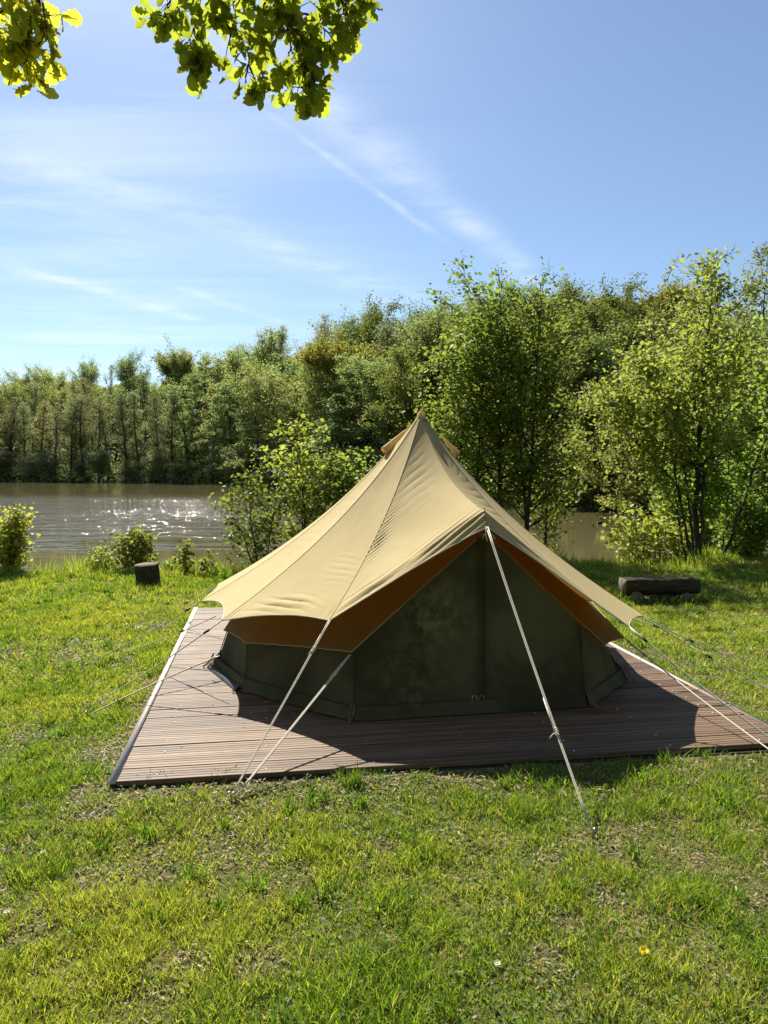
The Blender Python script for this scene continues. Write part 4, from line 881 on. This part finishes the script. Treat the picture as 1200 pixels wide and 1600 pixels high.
# the forked alder on the right with hand-placed trunks
def custom_tree(name, label, trunks, Yt, limbs, seed, nleaf, leaf, R_, leafmat='alder', br_per=30):
    rs = np.random.RandomState(seed); wood = MB(); anchors = []; base_p = trunks[0][0]
    b0 = PY(base_p[0], base_p[1], Yt); b0.z = gzs(b0.x, b0.y)
    for ti, tr_ in enumerate(trunks):
        pts = [PY(px, py, Yt + dy) for px, py, dy, _ in tr_]; pts[0].z = gzs(pts[0].x, pts[0].y) - .1
        cs = np.array([tuple(p_) for p_ in pts]); rd = np.array([q[3] for q in tr_])
        t_ = np.linspace(0, len(cs) - 1, 24); P = np.stack([np.interp(t_, np.arange(len(cs)), cs[:, k]) for k in range(3)], 1); P[1:-1] = (P[:-2] + 2 * P[1:-1] + P[2:]) / 4 + rs.normal(size=(22, 3)) * .012
        rr_ = np.interp(t_, np.arange(len(cs)), rd); wood.tube(P, rr_, 8)
        L0 = np.linalg.norm(P[-1] - P[0])
        for k in range(int(br_per * L0 / 5)):
            f = rs.uniform(.32 if ti < 2 else .15, .995) * 23; i = int(f); p0 = P[i] + (P[min(i + 1, 23)] - P[i]) * (f - i); h = f / 23
            L = R_ * (1.05 - .85 * h ** 1.6) * rs.uniform(.5, 1.1); a_ = rs.uniform(0, 6.28); e = R(rs.uniform(20, 55)); d = np.array([math.cos(a_) * math.cos(e), math.sin(a_) * math.cos(e), math.sin(e)])
            B = path(p0, d, L, 6, rs, .08, .03); wood.tube(B, np.linspace(min(rr_[i] * .5, .022), .003, 7), 4, False); anchors.append((B[3:], L * .6))
            for q in range(6):
                g_ = rs.uniform(2.2, 5.9); j = int(g_); d2 = B[j + 1] - B[j]; d2 = d2 / np.linalg.norm(d2) + rs.normal(size=3) * .7; d2 /= np.linalg.norm(d2)
                S = path(B[j], d2, L * .45 * rs.uniform(.4, 1.1), 4, rs, .15, .02); wood.tube(S, np.linspace(.005, .0015, 5), 3, False); anchors.append((S, L * .4))
    w_ = np.array([a_[1] for a_ in anchors]) ** 1.2; w_ /= w_.sum(); idx = rs.choice(len(anchors), nleaf, p=w_); P = np.zeros((nleaf, 3)); cl = rs.random(len(anchors))
    for i, a_ in enumerate(idx):
        A_ = anchors[a_][0]; f = rs.random() * (len(A_) - 1.001); j = int(f); P[i] = A_[j] + (A_[j + 1] - A_[j]) * (f - j)
    P += rs.normal(size=P.shape) * .08
    V, Q, cols = leaves_mesh(P, leaf * rs.uniform(.35, 1.35, nleaf), rs, .5, 'round', 1.2, cl[idx])
    t = thing(name, label, 'tree', tuple(b0)); wood.build('trunk', M_trunk, t)
    link('crown', np_mesh('crown', V, Q, None, False, cols, mats=[LM[leafmat]]), t); return t
custom_tree('alder_tree', 'forked alder with twin dark trunks behind the log bench', [
    [(1087, 905, 0, 0.0527), (1088, 820, 0, 0.0434), (1090, 740, 0, 0.0341), (1097, 640, .05, 0.0279), (1100, 560, .1, 0.0186), (1112, 470, .1, 0.0093), (1118, 405, .1, 0.0031)],
    [(1091, 880, 0, 0.0372), (1098, 800, -.1, 0.0279), (1103, 700, -.1, 0.0217), (1118, 620, -.2, 0.0136), (1130, 540, -.3, 0.0050)],
    [(1086, 800, .0, 0.0248), (1060, 760, .1, 0.0186), (1020, 715, .2, 0.0136), (985, 680, .3, 0.0074), (955, 650, .3, 0.0031)],
    [(1088, 740, 0, 0.0198), (1050, 705, .2, 0.0136), (1005, 672, .4, 0.0087), (975, 640, .5, 0.0037)],
    [(1092, 680, 0, 0.0174), (1060, 640, .3, 0.0124), (1020, 600, .5, 0.0074), (990, 565, .5, 0.0031)]], 11.7, None, 301, 12000, .060, 1.9)
custom_tree('alder_tree', 'leaning alder with one curved trunk at the right edge behind the lawn', [
    [(1117, 905, 0, 0.0310), (1140, 850, 0, 0.0279), (1165, 780, .1, 0.0236), (1182, 720, .1, 0.0186), (1205, 660, .1, 0.0124), (1225, 560, .1, 0.0050)],
    [(1125, 890, .2, 0.0186), (1135, 820, .3, 0.0155), (1138, 740, .3, 0.0112), (1150, 640, .3, 0.0050)]], 11.9, None, 302, 6000, .060, 1.3)
custom_tree('alder_tree', 'thin side alder with a pale slanting stem left of the forked alder', [
    [(1076, 900, .1, 0.0217), (1062, 830, .1, 0.0186), (1053, 760, .2, 0.0149), (1050, 690, .2, 0.0087), (1046, 620, .2, 0.0031)]], 12.0, None, 303, 2000, .060, .8)
# ------------------------------------------------------------------ overhanging oak branches (near, backlit)
def oak_leaf_verts():
    half = [(0, .0), (.08, .04), (.16, .08), (.22, .15), (.29, .18), (.34, .145), (.40, .16), (.46, .25), (.54, .29), (.60, .235), (.66, .24), (.72, .32), (.82, .32), (.87, .24), (.93, .22), (1.0, .12), (1.03, 0)]
    return half
def oak_leaves(P, D, rs, size):
    half = oak_leaf_verts(); nh = len(half); V = []; Q = []; T = []; cols = []; base = 0
    for p, d in zip(P, D):
        s = size * rs.uniform(.65, 1.2); d = d / np.linalg.norm(d); nr = rs.normal(size=3) * np.array([1, 1, .8]) + np.array([0, 0, .9]); nr -= d * nr.dot(d); nr /= np.linalg.norm(nr); b = np.cross(nr, d)
        droop = rs.uniform(.05, .35); fold = rs.uniform(.05, .25); c = (rs.random(), rs.random(), rs.random())
        mid = []
        for (t, w_) in half: mid.append(p + s * (d * t - nr * droop * t * t))
        for k, (t, w_) in enumerate(half): V.append(mid[k])
        for sg in (1, -1):
            for k, (t, w_) in enumerate(half): V.append(mid[k] + s * (b * sg * w_ * 1.12 + nr * fold * w_ + nr * .03 * rs.normal()))
        for k in range(nh - 1):
            Q.append((base + k, base + k + 1, base + nh + k + 1, base + nh + k)); Q.append((base + k, base + 2 * nh + k, base + 2 * nh + k + 1, base + k + 1))
        cols += [c] * (3 * nh); base += 3 * nh
    return np.array(V), np.array(Q), np.array(cols)
OAK = thing('oak_tree', 'oak whose backlit lobed spring leaves hang into the top left of the photo', 'tree', (-2.6, -3.2, gzs(-2.6, -3.2)))
def oak_branch(label, limbs, Yt, seed, per, size=.066):
    rs = np.random.RandomState(seed); wood = MB(); P = []; D = []
    p0 = PY(*limbs[0][0], Yt)
    for li, L in enumerate(limbs):
        pts = np.array([tuple(PY(px, py, Yt + rs.uniform(-.12, .12) * (i > 0))) for i, (px, py) in enumerate(L)])
        t_ = np.linspace(0, len(pts) - 1, 16); C3 = np.stack([np.interp(t_, np.arange(len(pts)), pts[:, k]) for k in range(3)], 1); C3[1:-1] = (C3[:-2] + 2 * C3[1:-1] + C3[2:]) / 4 + rs.normal(size=(14, 3)) * .004
        wood.tube(C3, np.linspace(.007 if li == 0 else .0045, .0016, 16), 6)
        ln = np.linalg.norm(pts[-1] - pts[0])
        for k in range(int(per * ln)):
            f = rs.uniform(.12, 1) * 14.99; i = int(f); q = C3[i]; d = C3[i + 1] - C3[i]; d = d / np.linalg.norm(d) + rs.normal(size=3) * .8; d[2] -= .25; d /= np.linalg.norm(d)
            S = path(q, d, rs.uniform(.03, .11), 3, rs, .2); wood.tube(S, np.linspace(.0022, .0012, 4), 4, False)
            nl = rs.randint(3, 6)
            for m_ in range(nl):
                dd = (S[-1] - S[0]); dd = dd / np.linalg.norm(dd) + rs.normal(size=3) * .85; dd[2] -= .45; P.append(S[-1] + rs.normal(size=3) * .008); D.append(dd)
    V, Q, cols = oak_leaves(P, D, rs, size); e_ = np.array(tuple(p0)); b0 = np.array([-2.55, -3.2, 4.6]); lt = np.linspace(0, 1, 12)[:, None]
    wood.tube(b0 + (e_ - b0) * lt + np.array([0, 0, 1]) * (1.1 * np.sin(np.pi * lt)), np.linspace(.07, .007, 12), 7)
    t = wood.build('branch', M_trunk, OAK); t['label'] = label
    lv = link('leaves', np_mesh('leaves', V, Q, None, True, cols, mats=[LM['overhead']]), t); lv.location = (0, 0, 0)
oak_branch('backlit oak branch with lobed spring leaves hanging in from the top edge', [
    [(500, -260), (430, -60), (440, 10), (470, 60), (480, 110), (478, 150)], [(430, -60), (340, -30), (300, 20), (310, 70), (312, 90)], [(420, -20), (410, 30), (390, 80), (385, 130)],
    [(340, -30), (280, -20), (262, 10), (256, 28)], [(470, -40), (520, -10), (545, 10), (550, 34)], [(440, 10), (490, 30), (520, 60), (515, 85)], [(430, -60), (380, -20), (350, 20), (360, 60)], [(520, -60), (560, -30), (566, -8)], [(440, 20), (455, 70), (450, 110)]], 2.75, 41, 50)
oak_branch('backlit oak branch with lobed spring leaves in the top left corner', [
    [(-60, -260), (40, -40), (66, 0), (40, 40), (10, 60)], [(66, 0), (74, 30), (62, 70), (42, 92)], [(30, -10), (0, 20), (-20, 60), (10, 92)], [(-40, 0), (-30, 60), (-6, 100)], [(40, 40), (52, 80), (36, 100)]], 2.75, 42, 46)
wood, (V, Q, cols) = gen_tree(seed=400, H=12.5, R_=6.0, base=.36, nbr=34, ang=(12, 55), sub=8, nleaf=26000, leaf=.16, jit=.22, wob=.05, tr=.27, upb=.3, prof=lambda t: .6 + .5 * math.sin(math.pi * min(1, t * .9)))  # unseen rest of the oak, crown made dense to block sky light
L3 = V.reshape(-1, 4, 3) + np.array([-2.6, -3.2, 0]); kp = ~((L3[:, 0, 1] > -.5) & (L3[:, 0, 2] < 2.6 + .85 * np.maximum(L3[:, 0, 1], 0)))
Vk = L3[kp].reshape(-1, 3) - np.array([-2.6, -3.2, 0]); Nk = len(Vk) // 4
wm = np_mesh('oak_trunk', np.vstack(wood.v), np.vstack(wood.q), np.vstack(wood.t), True, mats=[M_trunk]); o = bpy.data.objects.new('trunk', wm); C.objects.link(o); o.parent = OAK
lm = np_mesh('oak_crown', Vk, np.arange(Nk * 4).reshape(-1, 4), None, False, cols.reshape(-1, 4, 3)[kp].reshape(-1, 3), mats=[LM['dark']]); o = bpy.data.objects.new('crown', lm); C.objects.link(o); o.parent = OAK

for k, (x, y, H, kk) in enumerate(((-13.5, -3, 14, 'darkbroad0'), (-10, -9, 15, 'broad1'), (-4.5, -12, 16, 'darkbroad1'), (1.5, -10, 15, 'darkbroad2'), (6.5, -9, 15, 'broad0'), (11, -4.5, 14, 'darkbroad0'), (5.0, -4.2, 11, 'darkbroad1'), (-7.5, -5.5, 12, 'darkbroad2'))):  # out-of-view trees added to cut the sky fill in the tent's shade
    place(kk, 'broadleaf_tree', ('unseen leafy broadleaf tree added to block sky light, far out to the left', 'unseen broadleaf tree added to block sky light, behind the camera on the left', 'unseen dark tree added to block sky light, straight behind the oak', 'unseen dark tree added to block sky light, right behind the camera', 'unseen broadleaf tree added to block sky light, behind the camera on the right', 'unseen dark tree added to block sky light, out to the right of the camera', 'unseen lower dark tree added to block sky light, just behind the camera on the right', 'unseen lower dark tree added to block sky light, left of the oak trunk')[k], 'tree', x, y, H, 1.15, k * 1.3, 'unseen trees added behind the camera to block sky light')
# ------------------------------------------------------------------ lawn
m, n, out = mat('grass_blade'); at_ = n.new('ShaderNodeAttribute'); at_.attribute_name = 'col'
p = principled(n, None, at_.outputs['Color'], 0.55, None, 0.3); t = n.new('ShaderNodeBsdfTranslucent'); n.link(n.mix(1.0, at_.outputs['Color'], (1.6, 1.6, .7), 'MULTIPLY'), t.inputs['Color'])
ms = n.new('ShaderNodeMixShader'); ms.inputs[0].default_value = 0.42; n.link(p.outputs[0], ms.inputs[1]); n.link(t.outputs[0], ms.inputs[2]); n.link(ms.outputs[0], out.inputs['Surface'])
M_grass = m
BARE = [(165, 1180, .25, .9), (205, 1200, .15, .8), (300, 1236, .14, .75), (450, 1232, .14, .8), (390, 1240, .12, .8), (680, 1245, .13, .9), (600, 1232, .1, .8), (945, 1330, .10, .9), (950, 1400, .08, .8), (965, 1300, .14, .6), (1130, 1200, .20, .8), (1060, 1190, .15, .6),
        (1180, 1180, .2, .7), (800, 1215, .25, .6), (950, 1210, .25, .6), (1080, 1040, .3, .7), (1190, 1400, .15, .8), (1100, 1350, .14, .6), (1060, 1290, .12, .6), (870, 1500, .08, .7), (1120, 1530, .1, .7), (560, 1340, .08, .6), (20, 1020, .35, .6), (240, 980, .25, .5), (1170, 1290, .12, .7), (990, 1560, .08, .7), (260, 1545, .08, .6), (700, 1500, .07, .6)]
BW = [(PZ(a_, b_, 0).x, PZ(a_, b_, 0).y, r_, s_) for a_, b_, r_, s_ in BARE]
def bareness(x, y):
    v = np.clip((fbm(x * 1.9, y * 1.9, 4, 21) - .60) * 3.0, 0, .6)
    v = np.maximum(v, np.clip((fbm(x * 5, y * 5, 3, 23) - .63) * 4, 0, .7))
    right = np.clip((x / np.maximum(y, .5)) * 1.6, 0, .45)
    v = v + right * np.clip((fbm(x * 3.3, y * 3.3, 3, 25) - .4) * 2.5, 0, 1)
    a_, b_ = deck_ab(x, y); fr_ = np.exp(-(np.maximum(-b_, 0) / .26) ** 2) * (b_ < .05) * (a_ > -.2); lf_ = np.exp(-(np.maximum(-a_, 0) / .14) ** 2) * (a_ < .05) * (b_ > -.3) * (b_ < 2)
    v = np.maximum(v, np.clip(fr_ + lf_, 0, 1) * (.35 + .9 * fbm(x * 4, y * 4, 3, 90)))
    for (bx, by, r_, s_) in BW:
        v = np.maximum(v, s_ * np.exp(-((x - bx) ** 2 + (y - by) ** 2) / (r_ * r_)) * (0.6 + .8 * vnoise(x * 9, y * 9, 4)))
    return np.clip(v, 0, .97)
def sample_xy(N, y0, y1, rs, pad=1.3):
    y = rs.uniform(y0, y1, N * 2); wx_ = .56 * y + pad; keep = rs.random(N * 2) < wx_ / wx_.max(); y = y[keep][:N]; wx_ = .56 * y + pad; x = rs.uniform(-1, 1, len(y)) * wx_
    a_, b_ = deck_ab(x, y); ok = ~((a_ > -0.035) & (a_ < DW + .035) & (b_ > -0.01) & (b_ < DLEN + .03)); ok &= lake_sd(x, y) > .35
    for (tx, ty, tr_) in ((bench.location.x, bench.location.y, .25), (st_o.location.x, st_o.location.y, .17)): ok &= (x - tx) ** 2 + (y - ty) ** 2 > tr_ ** 2
    return x[ok], y[ok]
def blades(x, y, hgt, wid, lean, cols, rs, bend=.5):
    N = len(x); z = gz(x, y) - .004; a_ = rs.uniform(0, 2 * np.pi, N); fx, fy = np.cos(a_), np.sin(a_); l_ = lean * rs.uniform(.3, 1.3, N); az = rs.uniform(0, 2 * np.pi, N); lx, ly = np.cos(az) * l_, np.sin(az) * l_
    V = np.zeros((N, 5, 3)); b = np.stack([x, y, z], 1); w3 = np.stack([fx * wid, fy * wid, 0 * x], 1) * .5
    mid = b + np.stack([lx * hgt * .4, ly * hgt * .4, hgt * .55], 1); tip = b + np.stack([lx * hgt, ly * hgt, hgt * (1 - bend * .35 * l_)], 1)
    V[:, 0] = b - w3; V[:, 1] = b + w3; V[:, 2] = mid + w3 * .85; V[:, 3] = mid - w3 * .85; V[:, 4] = tip
    i = np.arange(N)[:, None] * 5
    return V.reshape(-1, 3), i + np.array([[0, 1, 2, 3]]), i + np.array([[3, 2, 4]]), cols.repeat(5, 0)
rs = np.random.RandomState(8); VV, QQ, TT, CC = [], [], [], []; base_i = 0
def addb(r_):
    global base_i
    V, Q, T, c = r_; VV.append(V); QQ.append(Q + base_i); TT.append(T + base_i); CC.append(c); base_i += len(V)
GC = np.array([(0.154, 0.237, 0.029), (0.209, 0.294, 0.039), (0.110, 0.192, 0.026), (0.275, 0.339, 0.050), (0.330, 0.350, 0.066)]); DRY = np.array([(0.38, 0.30, 0.16), (0.30, 0.23, 0.12), (0.24, 0.17, 0.09), (0.46, 0.38, 0.22)])
for (y0, y1, N, h0, w0) in ((1.5, 3.2, 190000, .036, .0036), (3.2, 5.0, 210000, .038, .0045), (5.0, 8.0, 230000, .042, .0065), (8.0, 12.4, 190000, .045, .009)):
    x, y = sample_xy(N, y0, y1, rs); bn = bareness(x, y); k = rs.random(len(x)) > bn; x, y, bn = x[k], y[k], bn[k]
    tuft = fbm(x * 6, y * 6, 3, 40); big = fbm(x * 1.1, y * 1.1, 3, 41)
    h_ = h0 * (.55 + 1.3 * np.clip((tuft - .35) * 2.2, 0, 1.4)) * rs.uniform(.5, 1.35, len(x)) * (1 - .35 * bn)
    edge = np.abs(lake_sd(x, y) - .6) < .5; h_ = np.where(edge, h_ * rs.uniform(1, 2.6, len(x)), h_)
    pick = np.clip((big - .3) * 2 + rs.normal(size=len(x)) * .35 + .25 * np.clip((y - 5) / 4, 0, 1), 0, .999); ci = GC[np.minimum((pick * 5).astype(int), 4)] * rs.uniform(.75, 1.25, (len(x), 1))
    dry = rs.random(len(x)) < .03 + .2 * bn; ci[dry] = DRY[rs.randint(0, 4, dry.sum())]
    addb(blades(x, y, h_, w0 * rs.uniform(.6, 1.4, len(x)), .75, ci, rs))
# coarse darker tufts
x, y = sample_xy(1000, 1.6, 11, rs)
for j in range(26):
    k = rs.random(len(x)) < .95; xx = x[k] + rs.normal(size=k.sum()) * .018; yy = y[k] + rs.normal(size=k.sum()) * .018; far_ = 1 + yy / 8
    sel = (bareness(x[k], y[k]) < .5); xx, yy, far_ = xx[sel], yy[sel], far_[sel]
    addb(blades(xx, yy, rs.uniform(.04, .095, len(xx)), .0045 * far_, .8, np.array([(0.110, 0.190, 0.025)]) * rs.uniform(.7, 1.5, (len(xx), 1)), rs))
# long tufts against the front edge of the deck
for (px, py, nb_, hh) in ((548, 1238, 90, .11), (660, 1232, 40, .07), (1045, 1205, 60, .09), (240, 1232, 50, .06), (350, 1228, 60, .06), (790, 1238, 40, .07), (590, 1230, 40, .06), (160, 1150, 50, .06), (1100, 1195, 40, .07), (700, 1260, 50, .07), (760, 1262, 50, .07)):
    c = PZ(px, py, 0); xx = c.x + rs.normal(size=nb_) * .035; yy = c.y + rs.normal(size=nb_) * .025
    addb(blades(xx, yy, rs.uniform(.4, 1.1, nb_) * hh, np.full(nb_, .005), .7, np.array([(0.10, 0.165, 0.022)]) * rs.uniform(.8, 1.4, (nb_, 1)), rs))
for (ox, oy, rx, ry, nb_) in ((st_o.location.x, st_o.location.y, .20, .19, 260), (bench.location.x, bench.location.y, Lb * .48, .24, 500)):
    t_ = rs.uniform(0, 2 * np.pi, nb_); q_ = rs.uniform(.9, 1.3, nb_); addb(blades(ox + np.cos(t_) * rx * q_, oy + np.sin(t_) * ry * q_, rs.uniform(.05, .13, nb_), np.full(nb_, .009), .5, GC[rs.randint(0, 4, nb_)] * rs.uniform(.7, 1.1, (nb_, 1)), rs))
# reeds and coarse grass along the bank
x = rs.uniform(-9, 9, 26000); y = rs.uniform(9.6, 12.5, 26000); sd = lake_sd(x, y); k = (sd > .05) & (sd < .8) & (y < 12.4) & (rs.random(len(x)) < np.clip(fbm(x * 1.2, y * .2, 3, 60) * 2.4 - .75, .02, 1)); x, y = x[k], y[k]
addb(blades(x, y, rs.uniform(.08, .30, len(x)), np.full(len(x), .010), .35, GC[rs.randint(0, 5, len(x))] * rs.uniform(.8, 1.3, (len(x), 1)), rs))
c = PZ(135, 893, 0); nb_ = 260; addb(blades(c.x + rs.normal(size=nb_) * .22, c.y - .1 + rs.normal(size=nb_) * .12, rs.uniform(.12, .38, nb_), np.full(nb_, .010), .25, GC[rs.randint(0, 5, nb_)] * 1.1, rs))
o = link('grass', np_mesh('grass', np.vstack(VV), np.vstack(QQ), np.vstack(TT), False, np.vstack(CC), mats=[M_grass])); tag(o, 'patchy green lawn grass with tufts and yellowed blades', 'grass', kind='stuff')
# dead grass thatch lying flat
VV, QQ, TT, CC = [], [], [], []; base_i = 0
for (y0, y1, N, s_) in ((1.5, 3.2, 50000, 1.0), (3.2, 5.2, 50000, 1.2), (5.2, 9, 40000, 1.8)):
    x, y = sample_xy(N, y0, y1, rs); bn = bareness(x, y); k = rs.random(len(x)) < .05 + bn * 1.0; x, y = x[k], y[k]; N_ = len(x)
    a_ = rs.uniform(0, 2 * np.pi, N_); L = rs.uniform(.006, .030, N_) * s_; z = gz(x, y) + rs.uniform(.001, .014, N_); d = np.stack([np.cos(a_), np.sin(a_), rs.normal(size=N_) * .25], 1); sd_ = np.stack([-np.sin(a_), np.cos(a_), rs.normal(size=N_) * .4], 1) * (rs.uniform(.0012, .0036, N_) * s_)[:, None]
    b = np.stack([x, y, z], 1); V = np.zeros((N_, 5, 3)); V[:, 0] = b - sd_; V[:, 1] = b + sd_; V[:, 2] = b + d * L[:, None] * .6 + sd_; V[:, 3] = b + d * L[:, None] * .6 - sd_; V[:, 4] = b + d * L[:, None]
    i = np.arange(N_)[:, None] * 5; addb((V.reshape(-1, 3), i + np.array([[0, 1, 2, 3]]), i + np.array([[3, 2, 4]]), (DRY[rs.randint(0, 4, N_)] * rs.uniform(.6, 1.25, (N_, 1))).repeat(5, 0)))
o = link('dry_thatch', np_mesh('dry_thatch', np.vstack(VV), np.vstack(QQ), np.vstack(TT), False, np.vstack(CC), mats=[M_grass])); tag(o, 'straw-coloured dead grass lying between the green tufts', 'dead grass', kind='stuff')
# clover and small round weeds
x, y = sample_xy(60000, 1.5, 7, rs); k = rs.random(len(x)) < np.clip(fbm(x * 2.2, y * 2.2, 3, 77) * 2.6 - .95, .03, .9); x, y = x[k], y[k]; P = np.stack([x, y, gz(x, y) + rs.uniform(.008, .030, len(x))], 1)
V, Q, _ = leaves_mesh(P, rs.uniform(.006, .014, len(x)) * (1 + y / 12), rs, 1.6, 'round'); cc = (np.array([(0.075, 0.13, 0.022)]) * rs.uniform(.7, 1.5, (len(x), 1))).repeat(6, 0)
o = link('clover', np_mesh('clover', V, Q, None, False, cc, mats=[M_grass])); tag(o, 'small round clover leaves scattered low in the lawn', 'clover', kind='stuff')
a_, b_ = rs.uniform(.05, DW - .05, 240), rs.uniform(.02, DLEN, 240); P = np.array([tuple(dk(p_, q_, 0.004)) for p_, q_ in zip(a_, b_)])
V, Q, _ = leaves_mesh(P, rs.uniform(.003, .013, 240), rs, 6.0, 'kite'); o = link('leaf_litter', np_mesh('leaf_litter', V, Q, None, False, (DRY[rs.randint(0, 4, 240)] * rs.uniform(.4, 1.1, (240, 1))).repeat(4, 0), mats=[M_grass])); tag(o, 'tiny dry leaf bits lying on the deck boards', 'litter', kind='stuff')
# dandelion and daisies
def flat_col(name, c, rough=.6):
    m, n, out = mat(name); g = n.new('ShaderNodeNewGeometry').outputs['Position']
    principled(n, out, n.mix(n.noise(g, 200, 2), c, tuple(v_ * .75 for v_ in c)), rough); return m
M_yel = flat_col('dandelion_petal', (0.85, 0.66, 0.01)); M_white = flat_col('daisy_petal', (0.75, 0.75, 0.70)); M_stem = flat_col('flower_stem', (0.12, 0.18, 0.04)); M_fluff = flat_col('seed_fluff', (0.55, 0.53, 0.48))
def flower(name, label, cat, px, py, r_, pm, cm, npet, rows_, hgt, group=None, tilt=(-.5, 0)):
    c = PZ(px, py, .03); z0 = gzs(c.x, c.y); t = thing(name, label, cat, (c.x, c.y, z0), group); st_ = MB(); st_.tube([(0, 0, 0), (.003, 0, hgt * .6), (0, 0, hgt)], .0018, 5); st_.build('stem', M_stem, t, loc=(0, 0, 0))
    pb = MB(); rr_ = random.Random(px)
    for q in range(rows_):
        for k in range(npet):
            a_ = 6.283 * (k + .5 * q) / npet + rr_.uniform(-.1, .1); L = r_ * (1 - .27 * q); e = .12 + .35 * q; ca, sa = math.cos(a_), math.sin(a_); w_ = r_ * .13
            p0 = np.array([0, 0, hgt]); p1 = p0 + np.array([ca * L * math.cos(e), sa * L * math.cos(e), L * math.sin(e)]); sd_ = np.array([-sa, ca, 0]) * w_
            pb.add([p0 - sd_ * .4, p0 + sd_ * .4, p1 + sd_, p1 - sd_], [(0, 1, 2, 3)])
    pb.build('petals', pm, t, loc=(0, 0, 0))
    if cm is not None:
        cb = MB(); cb.tube([(0, 0, hgt - .001), (0, 0, hgt + .002), (0, 0, hgt + .0035)], [r_ * .38, r_ * .36, r_ * .15], 8); cb.build('flower_head', cm, t, loc=(0, 0, 0))
    t.rotation_euler = (R(-25), 0, 0)[0:3]; t.rotation_euler.x = R(25); return t
flower('dandelion', 'yellow dandelion flower in the lawn near the bottom right', 'flower', 1003, 1482, .016, M_yel, M_yel, 20, 3, .045)
for (px, py, lb) in ((776, 1500, 'white daisy low in the front lawn left of the dandelion'), (219, 981, 'white daisy on the lawn beside the left guy ropes'), (14, 1420, 'white daisy at the left edge of the front lawn'), (70, 1330, 'white daisy in the left lawn in front of the deck corner')):
    flower('daisy', lb, 'flower', px, py, .011 if py > 1100 else .02, M_white, M_yel, 12, 2, .035, 'white daisies in the lawn')
